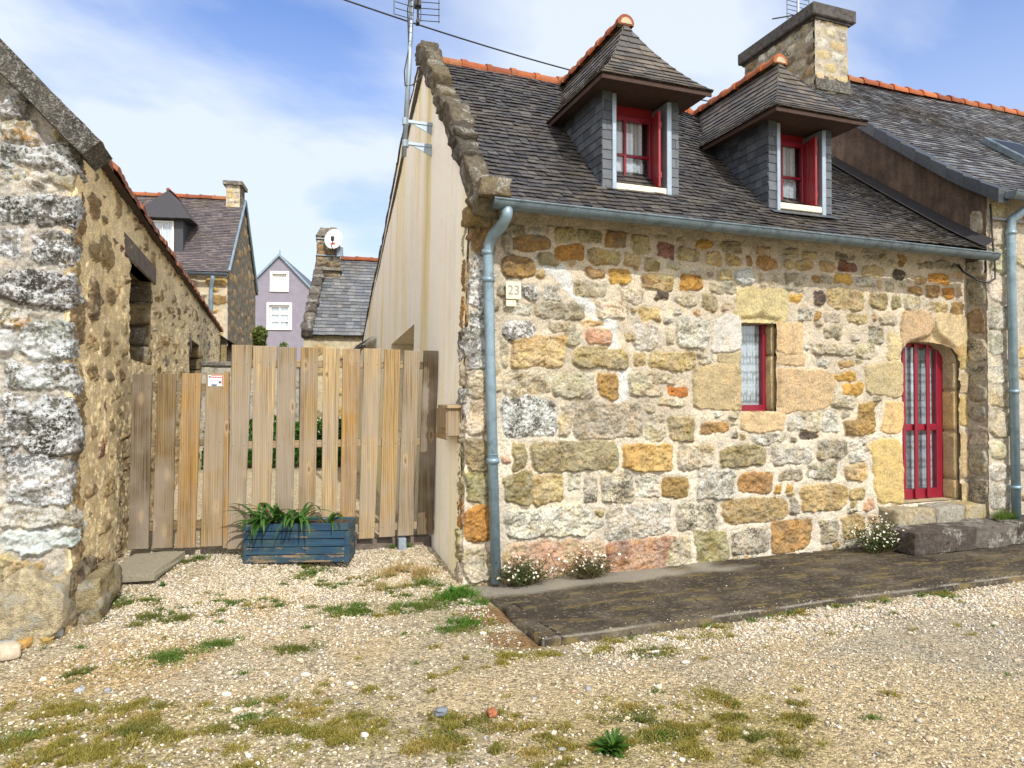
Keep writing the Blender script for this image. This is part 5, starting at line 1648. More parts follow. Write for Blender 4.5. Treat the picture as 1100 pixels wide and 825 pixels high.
for (a, z1, b), (c, z0, d), tn in SHORT:
    bs.append(board(shortg, org2, a, b, z1, c, d, z0, tn))
for z in (1.655, 1.16, .42):
    wood_part('rail', shortg, -2.68 - org2, -1.95 - org2, .002, .045, z - .035, z + .035, 'brown')
# sticker with a red band
mb = MB(); mb.box(-.062, .062, -.0305, -.0285, 1.665, 1.765); stk = mb.build('sticker', MAT['sticker_white'], bs[3]); stk.location.x = .028
mb = MB(); mb.box(-.035, .060, -.0325, -.0306, 1.738, 1.763); mb.box(.052, .060, -.0325, -.0306, 1.67, 1.738); mb.build('red_band', MAT['logo_red'], stk)
mb = MB(); mb.box(-.035, .01, -.0325, -.0306, 1.668, 1.682); mb.build('emblem', MAT['sticker_blue'], stk)
mb = MB(); mb.box(.025, .048, -.0325, -.0306, 1.69, 1.71); mb.build('emblem', MAT['sticker_blue'], stk)
mb = MB(); mb.box(-.056, -.042, -.0325, -.0306, 1.74, 1.757); mb.build('emblem', MAT['sticker_blue'], stk)
mb = MB()
for i in range(6):
    mb.box(-.028 + i * .014, -.018 + i * .014, -.0338, -.0326, 1.745, 1.757)
mb.build('lettering', MAT['sticker_white'], stk)
mb = MB()
for i in range(9):
    mb.box(-.05 + i * .009, -.044 + i * .009, -.0325, -.0306, 1.712, 1.717)
mb.build('small_print', MAT['sticker_blue'], stk)
# zinc post shoe and timber sill under the tall leaf
mb = MB(); mb.box(-.365, -.29, .955, 1.035, .03, .205, bev=.004); o_ = mb.build('post_shoe', MAT['galvanised']); tag(o_, 'small galvanised steel post shoe under the right end of the tall gate', 'post shoe')
mb = MB(); mb.box(-.98, -.02, 1.09, 1.19, .06, .185, bev=.012); o_ = mb.build('timber_beam', MAT['old_wood']); tag(o_, 'dark weathered timber lying on the ground behind the tall gate', 'timber')

# wooden box on the gable wall
wb = thing('wooden_box', 'small weathered wooden box fixed to the cream gable wall', 'box', (0, .30, 1.2))
mb = MB(); mb.box(-.105, .02, -.20, .20, .03, .27, bev=.006); o_ = mb.build('case', MAT['board'], wb); o_.color = (*TINT['tan'], 1)
mb = MB(); mb.box(-.12, .02, -.23, .10, .27, .30, bev=.004); mb.box(-.125, -.105, -.12, .04, .10, .30, bev=.004); o_ = mb.build('lid', MAT['board'], wb); o_.color = (*TINT['light'], 1)
mb = MB(); mb.box(-.118, -.105, -.20, .20, .0, .05, bev=.004); mb.box(-.118, -.105, -.19, -.14, .05, .27, bev=.004); o_ = mb.build('trim', MAT['board'], wb); o_.color = (*TINT['honey'], 1)

# ================================================================== PLANTER
pl = thing('planter_box', 'weathered blue plank planter box on the gravel in front of the tall gate', 'planter', (-1.305, .715, .115), R(-17))
PW, PD, PH = .91, .28, .345
for i in range(5):
    z0 = i * PH / 5
    mb = MB(); mb.box(-PW / 2 + .004, PW / 2 - .004, -.022, 0, z0 + .003, z0 + PH / 5 - .003, bev=.004)
    o_ = mb.build('front_plank', MAT['blue_plank'], pl)
    a = o_.data.attributes.new('bare', 'FLOAT', 'POINT'); a.data.foreach_set('value', [(.10, .03, -.01, -.01, 0.0)[i]] * len(o_.data.vertices))
for i in range(5):
    z0 = i * PH / 5
    mb = MB()
    mb.box(-PW / 2, PW / 2, PD, PD + .022, z0 + .003, z0 + PH / 5 - .003, bev=.004)
    mb.box(-PW / 2, -PW / 2 + .02, .001, PD, z0 + .003, z0 + PH / 5 - .003, bev=.003); mb.box(PW / 2 - .02, PW / 2, .001, PD, z0 + .003, z0 + PH / 5 - .003, bev=.003)
    o_ = mb.build('side_plank', MAT['blue_plank'], pl)
    a = o_.data.attributes.new('bare', 'FLOAT', 'POINT'); a.data.foreach_set('value', [.02] * len(o_.data.vertices))
mb = MB(); mb.box(-PW / 2 - .002, -PW / 2 + .022, -.026, .001, 0, PH + .002, bev=.003)
o_ = mb.build('corner_post', MAT['blue_plank'], pl); a = o_.data.attributes.new('bare', 'FLOAT', 'POINT'); a.data.foreach_set('value', [-.02] * len(o_.data.vertices))
mb = MB(); mb.box(PW / 2 - .04, PW / 2 + .002, -.026, -.021, 0, PH - .07, bev=.002)
o_ = mb.build('corner_post', MAT['blue_plank'], pl); a = o_.data.attributes.new('bare', 'FLOAT', 'POINT'); a.data.foreach_set('value', [-.02] * len(o_.data.vertices))
mb = MB(); mb.box(-PW / 2 + .02, PW / 2 - .02, -.02, PD + .012, PH + .0005, PH + .016, bev=.003); mb.box(-PW / 2 + .03, PW / 2 - .03, .03, PD - .03, PH - .05, PH + .017)
V, F = [], []
nx_, ny_ = 30, 10
for i in range(nx_ + 1):
    for j in range(ny_ + 1):
        V.append((-PW / 2 + .02 + (PW - .04) * i / nx_, .001 + (PD - .002) * j / ny_, PH - .03 + .03 * float(vnoise(np.array([i * .6]), np.array([j * .6]), 801)[0])))
for i in range(nx_):
    for j in range(ny_):
        F.append((i * (ny_ + 1) + j, (i + 1) * (ny_ + 1) + j, (i + 1) * (ny_ + 1) + j + 1, i * (ny_ + 1) + j + 1))
mb = MB(); mb.add(V, F); mb.build('soil', MAT['soil'], pl, True)
for sx in (-1, 1):
    mb = MB(); mb.box(sx * .25 - .05, sx * .25 + .05, .02, .2, -.03, 0); mb.build('foot', MAT['old_wood'], pl)


def strap_leaf(mb, base, az, L, w, lift, droop, col, n=9):
    """a long arching leaf with a folded midrib"""
    d = Vector((math.cos(az), math.sin(az), 0)); s = Vector((-d.y, d.x, 0))
    p = Vector(base); ang = lift
    V, F = [], []
    for i in range(n + 1):
        q = i / n
        ww = w * (.55 + 1.2 * q if q < .35 else (1 - q) ** .7 * 1.32) * .5
        V += [p + s * ww, p - Vector((0, 0, ww * .35)), p - s * ww]
        ang = lift - droop * q ** 1.3
        p = p + (d * math.cos(ang) + Vector((0, 0, 1)) * math.sin(ang)) * (L / n)
    for i in range(n):
        for k in (0, 1):
            F.append((3 * i + k, 3 * i + k + 1, 3 * i + 4 + k, 3 * i + 3 + k))
    mb.add(V, F, col)


lv = thing('strap_leaved_plant', 'green strap leaved plants drooping over the rim of the blue planter', 'plant', (-1.305, .715, .445), R(-17))
rl = random.Random(3)
for (bx, n_, Lm) in ((-.22, 20, .40), (.0, 18, .38), (.26, 5, .30), (-.36, 12, .36), (-.1, 8, .34)):
    mb = MB()
    for i in range(n_):
        az = rl.uniform(0, 2 * math.pi) if i % 3 else rl.uniform(-2.4, -.9)
        g = rl.uniform(.6, 1.35)
        strap_leaf(mb, (bx + rl.uniform(-.03, .03), .10 + rl.uniform(-.05, .05), 0), az, Lm * rl.uniform(.7, 1.2), rl.uniform(.026, .048), rl.uniform(.45, 1.15), rl.uniform(1.2, 2.7), (g, g * rl.uniform(.9, 1.1), g))
    mb.build('leaf_tuft', MAT['leaf_strap'], lv, True, fix=False)

# ================================================================== STONES ON THE GROUND
bo = MB(); rough_block(bo, (0, 0, .10), (.54, .66, .56), Matrix.Rotation(R(4), 3, 'Y'), 411, .075, 24, (.44, .38, .25), .35)
o_ = bo.build('boulder', MAT['rock'], None, True); o_.location = (-3.07, -.16, .04); tag(o_, 'big pale boulder at the foot of the shed corner', 'boulder')
bo = MB(); rough_block(bo, (0, 0, .12), (.26, .60, .32), None, 417, .04, 12, (.30, .25, .14), .4)
o_ = bo.build('boulder', MAT['rock'], None, True); o_.location = (-2.76, .10, .03); tag(o_, 'dark mossy boulder low against the side wall of the shed', 'boulder')
fs = MB()
rough_block(fs, (0, 0, 0), (.42, .66, .06), None, 431, .004, 10, (.255, .235, .18), .05)
o_ = fs.build('flagstone', MAT['pebble'], None, False); o_.location = (-2.51, .80, .165); o_.rotation_euler = (R(2), R(-2), R(-14)); tag(o_, 'flat grey paving slab lying on the gravel before the short gate', 'paving slab')
STN = [(-3.07, -.53, .05, (.42, .48, .52), 'small pale blue stone beside an orange one at the shed foot'), (-2.985, -.50, .045, (.50, .31, .10), 'orange yellow stone at the foot of the shed'), (-2.94, -.37, .045, (.10, .13, .09), 'dark green stone nearest the shed boulder'),
       (-2.88, -.45, .035, (.40, .28, .09), 'small mustard stone right of the dark green one'), (-3.02, -.66, .07, (.58, .50, .38), 'flat cream stone in front of the coloured ones'), (-2.86, -.36, .05, (.44, .46, .46), 'small grey stone tucked under the shed boulder'),
       (-.51, -2.33, .028, (.40, .15, .07), 'reddish brick pebble lying among the moss in the foreground'), (-.74, -2.22, .03, (.22, .25, .30), 'blue grey pebble in the middle of the gravel')]
for i, (x, y, r_, c, lb) in enumerate(STN):
    mb = MB(); rough_block(mb, (0, 0, 0), (r_ * 1.9, r_ * 1.5, r_ * 1.1), Matrix.Rotation(i * 1.3, 3, 'Z'), 440 + i, .005, 7, tuple(v * .8 for v in c), .75)
    o_ = mb.build('stone', MAT['pebble'], None, True); o_.location = (x, y, float(gz(x, y)) + r_ * .6); tag(o_, lb, 'stone')
# long step by the cottage door
mb = MB()
x = 4.50
for i, w_ in enumerate((.86, .62, 1.05)):
    rough_block(mb, (x + w_ / 2, -.40, .095), (w_ + .004, .34, .23), None, 460 + i, .016, 16, [(.10, .085, .075), (.16, .145, .125), (.09, .078, .068), (.11, .092, .078)][i], .12); x += w_
o_ = mb.build('stone_step', MAT['rock'], None, True); tag(o_, 'low dark worn stone step running along the wall below the red door', 'step')

# ================================================================== AERIALS AND CABLES
am = thing('tv_antenna', 'galvanised aerial mast on the cream gable with a grid antenna on top', 'antenna', (-.20, 1.47, 4.1))
mb = MB(); mb.tube([(-.02, .02, -.02), (.03, -.02, 1.0), (.075, -.04, 2.4)], .026, 10); mb.build('mast', MAT['galvanised'], am, True)
for z in (.10, .33):
    mb = MB(); mb.box(0, .30, -.015, .015, z + .0, z + .035, bev=.003)
    mb.prism([(.06, 0), (.27, 0), (.27, -.09)], lambda p: Vector((p[0], -.006, z + p[1])), lambda p: Vector((p[0], .006, z + p[1]))); mb.tube([(-.005, .01, z - .02), (-.005, .01, z + .05)], .036, 8)
    mb.build('bracket', MAT['galvanised'], am)
mb = MB()
for side in (-1, 1):
    for k in range(8):
        z = 1.38 + k * .065
        mb.tube([(.07 + side * .03 + .012, -.10, z), (.09 + side * .235, -.14, z + side * .004)], .0045, 5)
    for xx in (.05, .235):
        mb.tube([(.08 + side * xx, -.10 - .04 * (xx / .235), 1.37), (.08 + side * xx, -.10 - .04 * (xx / .235), 1.845)], .005, 5)
mb.tube([(.10, -.10, 1.34), (.10, -.10, 2.0)], .012, 6); mb.tube([(.10, -.10, 1.62), (.10, -.62, 1.64)], .012, 6)
for k in range(5):
    mb.tube([(.03, -.16 - k * .1, 1.64), (.17, -.16 - k * .1, 1.64)], .005, 5)
mb.box(.07, .13, -.13, -.05, 1.52, 1.60); mb.box(.085, .115, -.13, -.06, 1.34, 1.39); mb.box(.07, .12, -.14, -.08, 1.74, 1.95)
mb.build('grid', MAT['black_rubber'], am)
mb = MB()
mb.tube([(.06, -.04, 1.9), (.0, -.06, 1.5), (.02, -.03, 1.1), (-.03, -.05, .85), (-.02, -.04, .70), (.06, -.02, .73), (.20, -.04, .88), (.30, -.05, .93), (.40, -.08, .84)], .007, 6)
mb.build('lead', MAT['black_rubber'], am, True)
a2 = thing('tv_antenna', 'small aerial behind the neighbouring chimney cap', 'antenna', (6.35, 2.95, 7.32))
mb = MB(); mb.tube([(0, 0, -.1), (0, 0, 1.3)], .022, 8); mb.build('mast', MAT['galvanised'], a2)
mb = MB()
for k in range(6):
    mb.tube([(-.22, 0, .20 + k * .07), (.22, 0, .20 + k * .07)], .005, 5)
mb.tube([(-.22, 0, .18), (-.22, 0, .57)], .005, 5); mb.tube([(.22, 0, .18), (.22, 0, .57)], .005, 5); mb.tube([(0, .02, .3), (-.25, .3, .33)], .010, 6)
mb.build('grid', MAT['black_rubber'], a2)
mb = MB()
pts = []
for i in range(61):
    x = 5.98 - 13.5 * i / 60
    y = 3.65 - .278 * (5.98 - x)
    q0 = (x - 2.2) * (x + .86) / ((5.98 - 2.2) * (5.98 + .86)); q1 = (x - 5.98) * (x + .86) / ((2.2 - 5.98) * (2.2 + .86)); q2 = (x - 5.98) * (x - 2.2) / ((-.86 - 5.98) * (-.86 - 2.2))
    pts.append((x, y, 6.35 * q0 + 5.89 * q1 + 5.77 * q2))
mb.tube(pts, .009, 6); o_ = mb.build('overhead_cable', MAT['black_rubber'], None, True); tag(o_, 'thin dark cable crossing the sky above the cottage roof', 'cable')
mb = MB(); mb.tube([(6.04, -.27, 3.72), (6.05, -.285, 3.3), (6.08, -.29, 2.98), (6.06, -.30, 2.88), (5.98, -.28, 2.83), (5.90, -.22, 2.86), (5.84, -.10, 2.97), (5.82, -.05, 3.06)], .011, 6)
o_ = mb.build('wall_cable', MAT['black_rubber'], None, True); tag(o_, 'black cable looping down the corner under the end of the cottage gutter', 'cable')
mb = MB(); mb.tube([(6.05, -.285, 3.56), (7.6, -.285, 3.55)], .010, 6); o_ = mb.build('wall_cable', MAT['galvanised'], None, True); tag(o_, 'pale cable running level under the gutter of the right house', 'cable')


# ================================================================== PLANTS
def daisy_plant(name, label, loc, rx, ry, h, seed, n_stem, leafy, bloom, dry=.0):
    """loose stems fanning from a root, small leaves up each stem, a daisy on most tips"""
    rp = np.random.RandomState(seed)
    root = thing(name, label, 'plant', loc, 0, 'white flowering plants along the wall')
    st_, mp, my = MB(), MB(), MB()
    Q, C = [], []
    for i in range(n_stem):
        an = rp.uniform(0, 6.283); q = rp.rand() ** .55
        bx, by = rp.normal(0, .35) * rx, rp.normal(0, .3) * ry
        hh = h * rp.uniform(.35, 1.12) * (1.1 - .55 * q)
        e = np.array([bx + math.cos(an) * q * rx, by + math.sin(an) * q * ry, hh])
        m_ = np.array([bx, by, 0]) * .5 + e * .5 + np.array([0, 0, .16 * hh]) + rp.normal(size=3) * .012
        b_ = np.array([bx * .6, by * .6, 0])
        st_.tube([tuple(b_), tuple(m_), tuple(e)], [.0022, .0018, .0012], 3, False)
        for k in range(int(rp.poisson(leafy))):
            f = rp.rand() ** .8
            p = b_ * (1 - f) ** 2 + m_ * 2 * f * (1 - f) + e * f * f + rp.normal(size=3) * .011
            p[2] = max(p[2], .006)
            a = rp.normal(size=3); a[2] = abs(a[2]) * .7; a /= np.linalg.norm(a)
            b = np.cross(a, rp.normal(size=3)); b /= np.linalg.norm(b)
            s_ = rp.uniform(.007, .017)
            Q += [p - a * s_ * .2, p + a * s_ * .6 + b * s_ * .36, p + a * s_ * 1.6, p + a * s_ * .6 - b * s_ * .36]
            g = rp.uniform(.4, 1.7) * (.55 + .6 * f)
            C.append(np.array((2.3, 1.0, 1.1)) * g * .7 if rp.rand() < dry else np.array((1, rp.uniform(.9, 1.15), .9)) * g)
        if rp.rand() < bloom:
            r_ = rp.uniform(.008, .014)
            nrm = Vector((rp.normal() * .5, -.7 + rp.normal() * .4, .75 + rp.normal() * .3)).normalized()
            t1 = nrm.cross(Vector((0, 0, 1))).normalized(); t2 = nrm.cross(t1)
            p = Vector(e)
            V = [p]
            for k in range(16):
                a_ = 2 * math.pi * k / 16; rr = r_ * (1 if k % 2 == 0 else .6)
                V.append(p + (t1 * math.cos(a_) + t2 * math.sin(a_)) * rr + nrm * .002)
            mp.add(V, [(0, 1 + k, 1 + (k + 1) % 16) for k in range(16)])
            V = [p + nrm * .004]
            for k in range(8):
                a_ = 2 * math.pi * k / 8
                V.append(p + (t1 * math.cos(a_) + t2 * math.sin(a_)) * r_ * .32 + nrm * .003)
            my.add(V, [(0, 1 + k, 1 + (k + 1) % 8) for k in range(8)])
    st_.build('stem', MAT['stem'], root, fix=False)
    np_mesh('foliage', np.array(Q), np.arange(len(Q)).reshape(-1, 4), MAT['leaf_small'], root, False, face_col=np.array(C))
    tag(mp.build('petals', MAT['petal_white'], root, fix=False), kind='stuff')
    tag(my.build('flower_centres', MAT['petal_yellow'], root, fix=False), kind='stuff')
    return root


daisy_plant('daisy_plant', 'green white flowered plant at the foot of the left downpipe', (.47, -.15, -.02), .24, .12, .25, 901, 190, 13, .42, dry=.12)
daisy_plant('daisy_plant', 'dark sparse flowering plant against the pinkish base stone', (1.12, -.13, -.03), .27, .10, .25, 911, 150, 9, .40, dry=.55)
daisy_plant('daisy_plant', 'bushy green plant full of white flowers beside the door step', (4.34, -.28, -.02), .25, .15, .34, 921, 240, 15, .62, dry=.02)


def leaf_mesh(name, parent, m, P, size, rs, cols):
    n = len(P)
    s = rs.uniform(size[0], size[1], n)
    a = rs.normal(size=(n, 3)); a /= np.linalg.norm(a, axis=1, keepdims=True)
    b = np.cross(a, rs.normal(size=(n, 3))); b /= np.linalg.norm(b, axis=1, keepdims=True)
    Q = np.stack([P - a * s[:, None], P + b * s[:, None] * .5, P + a * s[:, None], P - b * s[:, None] * .5], 1).reshape(-1, 3)
    return np_mesh(name, Q, np.arange(n * 4).reshape(-1, 4), m, parent, False, face_col=cols)


def shrub(label, loc, r, h, seed, n, size, tint=(1, 1, 1)):
    rs = np.random.RandomState(seed)
    root = thing('shrub', label, 'shrub', loc)
    mb = MB()
    clumps = []
    for i in range(16):
        q = rs.uniform(.15, 1)
        rad = r * math.sin(min(1, q * 1.15 + .1) * math.pi) ** .5 * .75
        an = rs.uniform(0, 6.28)
        c = np.array([math.cos(an) * rad, math.sin(an) * rad, h * q])
        clumps.append((c, rs.uniform(.25, .45) * r))
        mb.tube([(0, 0, 0), (c[0] * .3, c[1] * .3, c[2] * .5), tuple(c)], [.05, .03, .01], 5)
    mb.build('trunk', MAT['stem'], root)
    P, C = [], []
    for c, cr in clumps:
        k = n // 16
        d = rs.normal(size=(k, 3)); d /= np.linalg.norm(d, axis=1, keepdims=True)
        P.append(c + d * (cr * rs.rand(k) ** .4)[:, None]); C.append(np.array(tint)[None] * rs.uniform(.7, 1.3) * rs.uniform(.7, 1.35, (k, 1)))
    leaf_mesh('crown', root, MAT['leaf_shrub'], np.concatenate(P), size, rs, np.concatenate(C))


shrub('rounded yellow green shrub behind the gate below the lilac house', (-1.72, 15.5, .4), .55, 3.1, 931, 6000, (.03, .07), (1.1, 1.1, 1))
shrub('small thin green bush top showing above the gate', (-1.05, 15.0, .4), .32, 3.0, 941, 1500, (.03, .06), (.9, 1.15, .9))
# bank of ground cover in front of the low house
rs = np.random.RandomState(951)
n = 26000
P = np.stack([rs.uniform(-2.6, 1.2, n), rs.uniform(7.3, 8.3, n), np.zeros(n)], 1)
hb = .38 + .55 * sstep((P[:, 1] - 7.3) / .7) + .2 * fbm(P[:, 0] * 2, P[:, 1] * 2, 953, 3)
P[:, 2] = .2 + hb * rs.rand(n) ** .4
o_ = leaf_mesh('ground_cover', None, MAT['leaf_small'], P, (.018, .045), rs, np.array([[.9, 1.5, .8]]) * rs.uniform(.5, 1.7, (n, 1)))
tag(o_, 'green bank of low plants in front of the low stone house', 'plants', None, 'stuff')
n = 500
P = np.stack([rs.uniform(-2.4, 1.0, n), rs.uniform(7.25, 8.0, n), rs.uniform(.45, 1.15, n)], 1)
o_ = leaf_mesh('bank_flowers', None, MAT['petal_white'], P, (.016, .03), rs, np.ones((n, 3)))
tag(o_, 'small white flowers scattered on the green bank', 'flowers', None, 'stuff')


# ================================================================== GRASS, MOSS, GRAVEL
TUFT = [(-1.26, .66), (-.97, -.48), (-.2, -.39), (-.35, -1.04), (-.58, -1.72), (-1.05, -2.26), (-.7, -2.47), (-.39, -2.54), (-.12, -2.57), (.16, -2.78), (.24, -2.92), (.4, -2.91), (.56, -2.96), (.85, -2.84), (.67, -2.52), (-1.58, -1.88), (-1.42, -2.2), (.07, -1.66), (.67, -1.88), (1.15, -1.72), (2.06, -1.67), (3.49, -1.63), (-2.75, -1.49), (-2.52, -1.58), (-2.18, -1.9), (-1.94, -2.04), (-2.41, -2.04), (-1.64, -1.9), (-1.52, -1.84), (-1.79, -2.31), (-1.43, -2.2), (-1.27, -2.32), (-2.58, -1.06), (-2.67, .19), (-2.12, -.25), (-2.11, -.96), (-2.34, -.17), (-1.83, 0), (-1.39, -1.08), (-1.84, -.83), (-.92, -.45), (-1.18, .51), (-2.21, .98), (.0, -.53), (-.46, -.55), (-2.6, -1.82), (-2.26, -2.04), (-.17, -2.79), (.16, -2.64), (-.18, -1.62), (-.11, -2.82), (-.42, .36), (1.38, -1.58), (.46, -1.69)]
rs = np.random.RandomState(961)
pos, hgt, colr, wid = [], [], [], []


def tuft(cx, cy, r, n, h, base, var=.35):
    an = rs.uniform(0, 6.283, n); rr = r * np.abs(rs.normal(0, .55, n))
    x = cx + np.cos(an) * rr * 1.2; y = cy + np.sin(an) * rr * .8
    k = fbm(x * 9, y * 9, 965, 3) > -.10
    x, y = x[k], y[k]; m_ = len(x)
    pos.append(np.stack([x, y], 1)); hgt.append(h * rs.uniform(.4, 1.3, m_)); wid.append(rs.uniform(.0024, .0055, m_))
    colr.append(np.array(base)[None] * rs.uniform(1 - var, 1 + var, (m_, 1)) * rs.uniform(.9, 1.1, (m_, 3)))


MOSS = (.27, .235, .05); GREEN = (.10, .17, .028); DRY = (.42, .31, .13)
for i, (x, y) in enumerate(TUFT):
    near = y < -1.4
    big = rs.uniform(.6, 1.3)
    base = MOSS if (near and i % 3) else (GREEN if i % 2 else (.13, .15, .03))
    tuft(x, y, .17 * big, int(1500 * big), .015 if near else .022, base)
    if near:
        for q in range(3):
            tuft(x + rs.normal(0, .2), y + rs.normal(0, .12), .07 * big, int(150 * big), .02, MOSS)
for (x, y, r_) in ((-2.6, -1.75, .30), (-2.35, -1.95, .28), (-1.5, -2.0, .20), (-.3, -2.75, .25), (.3, -2.8, .26), (-1.75, -2.3, .25), (-2.2, -1.65, .2), (.7, -2.75, .2), (-.75, -2.45, .18)):
    for q in range(12):
        tuft(x + rs.normal(0, r_ * .9), y + rs.normal(0, r_ * .55), .075, 560, .015, (MOSS, (.19, .18, .04), (.33, .26, .07))[q % 3])
for (x, y) in ((-.2, -.39), (-.1, -.30), (-.33, -1.0)):
    tuft(x, y, .12, 900, .06, (.08, .19, .02))
tuft(-.42, .34, .22, 1500, .075, DRY); tuft(-.55, .1, .2, 800, .06, (.30, .25, .08)); tuft(-.32, .05, .16, 600, .045, GREEN)
for (x, y) in ((-.9, -.48), (-1.0, -.38), (-.75, -.42), (-.55, -.5)):
    tuft(x, y, .15, 700, .035, (.10, .17, .025))
for (x, y, r_) in ((-.9, -.45, .28), (-.25, -.3, .2), (-1.15, .35, .18), (-.55, .25, .22), (-2.2, -.25, .2), (-1.7, -.1, .2), (-2.5, .1, .12), (-.3, -1.0, .15), (-.75, .15, .2)):
    for q in range(14):
        tuft(x + rs.normal(0, r_), y + rs.normal(0, r_ * .6), .06, 130, .02, ((.13, .16, .03), GREEN, MOSS, (.22, .19, .06))[q % 4])
for i in range(230):
    x, y = rs.uniform(-3.2, 4.5), rs.uniform(-3.1, .9)
    if x > .05 and y > -1.52: continue
    tuft(x, y, .05, 50, .022, MOSS if rs.rand() < .6 else GREEN)
for i in range(26):
    tuft(rs.uniform(.3, 4), -1.54 + rs.normal(0, .02), .06, 90, .03, GREEN if i % 2 else MOSS)
for i in range(10):
    tuft(rs.uniform(-2.6, 0), 1.05, .07, 120, .045, GREEN)
tuft(6.02, -.36, .04, 160, .10, GREEN); tuft(6.15, -.33, .05, 260, .12, GREEN)
p = np.concatenate(pos); h_ = np.concatenate(hgt); c_ = np.concatenate(colr); w_ = np.concatenate(wid)
z = gz(p[:, 0], p[:, 1]); z = np.where(p[:, 0] > 5.5, .2, z)
n = len(p); an = rs.uniform(0, 6.283, n); ln_ = rs.normal(0, .75, (n, 2)) * h_[:, None]
b0 = np.stack([p[:, 0] - np.cos(an) * w_, p[:, 1] - np.sin(an) * w_, z - .004], 1); b1 = np.stack([p[:, 0] + np.cos(an) * w_, p[:, 1] + np.sin(an) * w_, z - .004], 1)
tp = np.stack([p[:, 0] + ln_[:, 0], p[:, 1] + ln_[:, 1], z + h_], 1)
o_ = np_mesh('grass', np.stack([b0, b1, tp], 1).reshape(-1, 3), np.arange(3 * n).reshape(-1, 3), MAT['grass'], None, False, face_col=c_)
tag(o_, 'yellow green moss and short grass growing through the gravel', 'grass', None, 'stuff')

# broad-leaved weeds that stand out
for (x, y, r_, nl, lb, cl_) in ((-.11, -2.82, .10, 110, 'dark green broad leaved weed in the foreground gravel', (1.0, 1.35, .6)), (-.16, -.34, .13, 55, 'bright green weed near the left corner of the concrete strip', (1.2, 1.9, .6)),
                           (-2.34, .42, .05, 16, 'tiny weed beside the flat paving slab', (.9, 1.4, .6)), (6.2, -.36, .09, 50, 'green weed behind the right downpipe', (.9, 1.5, .6))):
    rt_ = thing('weed', lb, 'weed', (x, y, float(gz(x, y)) if x < 5 else .2))
    mb = MB()
    for i in range(nl):
        g = rl.uniform(.6, 1.3)
        strap_leaf(mb, (rl.uniform(-.02, .02), rl.uniform(-.02, .02), .0), rl.uniform(0, 6.28), r_ * rl.uniform(.4, 1.15), .026, rl.uniform(.3, 1.2), rl.uniform(.4, 1.4), tuple(v * g for v in cl_), 5)
    mb.build('leaves', MAT['leaf_small'], rt_, True, fix=False)

# loose gravel
rs = np.random.RandomState(971)


def pebbles(n, xr, yr, smin, smax, prob, power=2.2):
    x = rs.uniform(*xr, n); y = rs.uniform(*yr, n)
    k = (rs.rand(n) < prob(x, y)) & ~((x > .0) & (y > -1.5))
    x, y = x[k], y[k]
    s = smin + (smax - smin) * rs.rand(len(x)) ** power
    return x, y, s


def pr_near(x, y):
    return np.clip(.60 + 1.0 * fbm(x * 1.3, y * 1.3, 973, 4) + .3 * sstep((y + .2) / .6), .05, 1)


def pr_alley(x, y):
    d = np.minimum(np.hypot(x + 1.3, (y - .8) * 1.2) / 1.9, np.hypot(x + 2.2, y - .2) / .9)
    return np.clip(1.25 - d + .8 * fbm(x * 2, y * 2, 977, 4), 0, 1)


def pr_edge(x, y):
    return np.clip(1 - np.abs(y + 1.75) / .35 + .6 * fbm(x * 2, y * 2, 979, 3), 0, 1) * (x > .3)


parts = [pebbles(80000, (-3.6, 4.6), (-3.6, .6), .0028, .0095, pr_near), pebbles(44000, (-2.75, .1), (-1.5, 2.0), .0035, .0125, pr_alley, 2.0), pebbles(22000, (.2, 5.5), (-2.2, -1.5), .004, .013, pr_edge),
         pebbles(700, (-3.4, 3.5), (-3.3, .8), .012, .026, pr_near, 2.5)]
xs_ = rs.uniform(.1, 6, 500); ys_ = -1.49 + np.abs(rs.normal(0, .05, 500)); kk = rs.rand(500) < .55 + .8 * fbm(xs_ * 2, ys_ * 2, 981, 3)
parts.append((xs_[kk], ys_[kk], rs.uniform(.002, .006, kk.sum())))
xs_ = rs.uniform(.1, 6, 60); ys_ = rs.uniform(-1.5, -.05, 60); parts.append((xs_, ys_, rs.uniform(.002, .006, 60)))
x = np.concatenate([q[0] for q in parts]); y = np.concatenate([q[1] for q in parts]); s = np.concatenate([q[2] for q in parts])
n = len(x)
ico = []
ph = (1 + 5 ** .5) / 2
for a, b in ((1, ph), (1, -ph), (-1, ph), (-1, -ph)):
    ico += [(0, a, b), (a, b, 0), (b, 0, a)]
ico = np.array(ico, float); ico /= np.linalg.norm(ico[0])
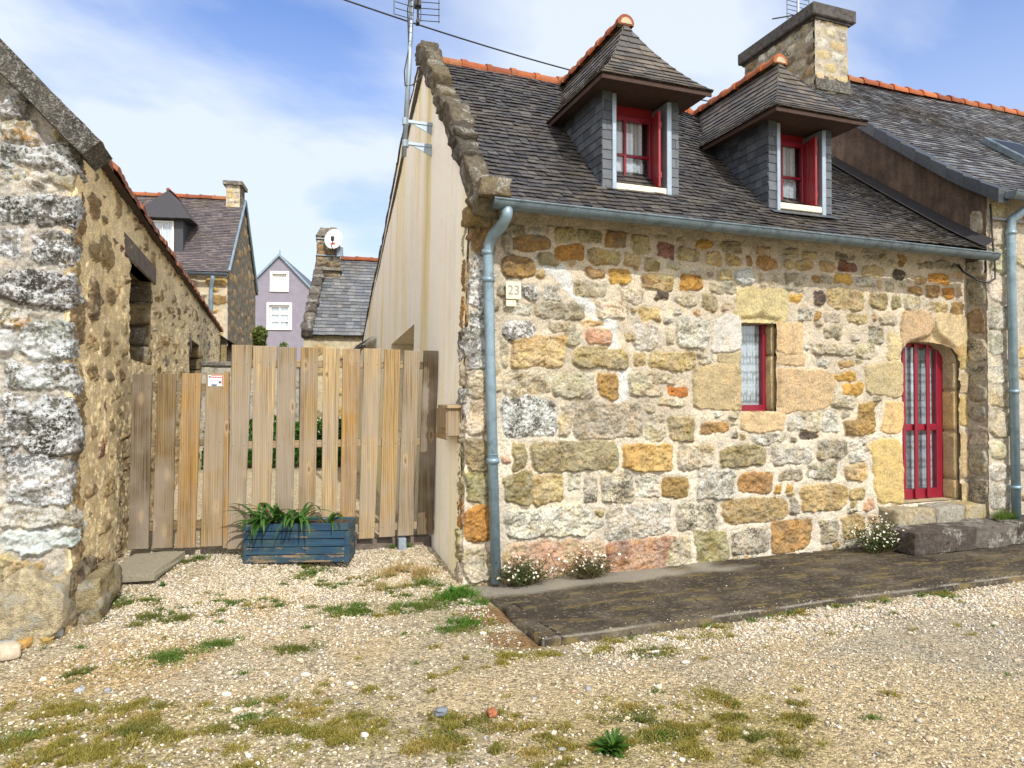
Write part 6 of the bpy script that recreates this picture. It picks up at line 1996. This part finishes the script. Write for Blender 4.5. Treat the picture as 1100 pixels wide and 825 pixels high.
# faces of the icosahedron from its edge length
el = min(np.linalg.norm(ico[0] - q) for q in ico[1:])
IF = []
for i in range(12):
    for j in range(i + 1, 12):
        for k in range(j + 1, 12):
            if all(abs(np.linalg.norm(ico[a] - ico[b]) - el) < 1e-3 for a, b in ((i, j), (j, k), (i, k))):
                nn = np.cross(ico[j] - ico[i], ico[k] - ico[i])
                IF.append((i, j, k) if nn @ ico[i] > 0 else (i, k, j))
IF = np.array(IF)
VV = ico[None] * rs.uniform(.72, 1.2, (n, 12, 1))
an = rs.uniform(0, 6.283, n)
sc = np.stack([s * rs.uniform(.8, 1.5, n), s * rs.uniform(.7, 1.1, n), s * rs.uniform(.45, .85, n)], 1)
VV = VV * sc[:, None, :]
ca, sa = np.cos(an)[:, None], np.sin(an)[:, None]
VV = np.stack([VV[..., 0] * ca - VV[..., 1] * sa, VV[..., 0] * sa + VV[..., 1] * ca, VV[..., 2]], -1)
gp = np.where((x > .1) & (y > -1.5), .008 - .04 * sstep((y + 1.5) / 1.5) + .008 * fbm(x * 2, y * 2, 401, 4) + .003 * fbm(x * 22, y * 22, 405, 2), gz(x, y))
VV += np.stack([x, y, gp + s * rs.uniform(.1, .4, n)], 1)[:, None, :]
FFi = (IF[None] + 12 * np.arange(n)[:, None, None]).reshape(-1, 3)
pal = np.array([(.60, .55, .45), (.50, .44, .34), (.66, .62, .55), (.42, .36, .27), (.36, .34, .31), (.30, .32, .34), (.52, .42, .28), (.45, .30, .20), (.22, .20, .18)])
pw_ = np.array([3.2, 3, 2.2, 2, 1.2, .8, 1.6, .5, .6])
ci = rs.choice(len(pal), n, p=pw_ / pw_.sum())
pc = pal[ci] * rs.uniform(.8, 1.15, (n, 1))
wh = (y > .0) & (x < .1)
pc[wh] = pc[wh] * .6 + np.array((.58, .52, .41)) * .4
o_ = np_mesh('gravel', VV.reshape(-1, 3), FFi, MAT['pebble'], None, False, np.repeat(pc, 12, 0))
tag(o_, 'loose pale gravel scattered over the ground', 'gravel', None, 'stuff')

# repeats share a group
for o in SC.objects:
    if o.parent is None and 'category' in o:
        g = {'stone': 'loose coloured stones on the gravel', 'gate': 'leaves of the wooden gate', 'weed': 'broad leaved weeds', 'shrub': 'shrubs behind the gate',
             'antenna': 'television aerials', 'boulder': 'boulders at the shed corner', 'cable': 'cables'}.get(o['category'])
        if g and 'group' not in o:
            o['group'] = g
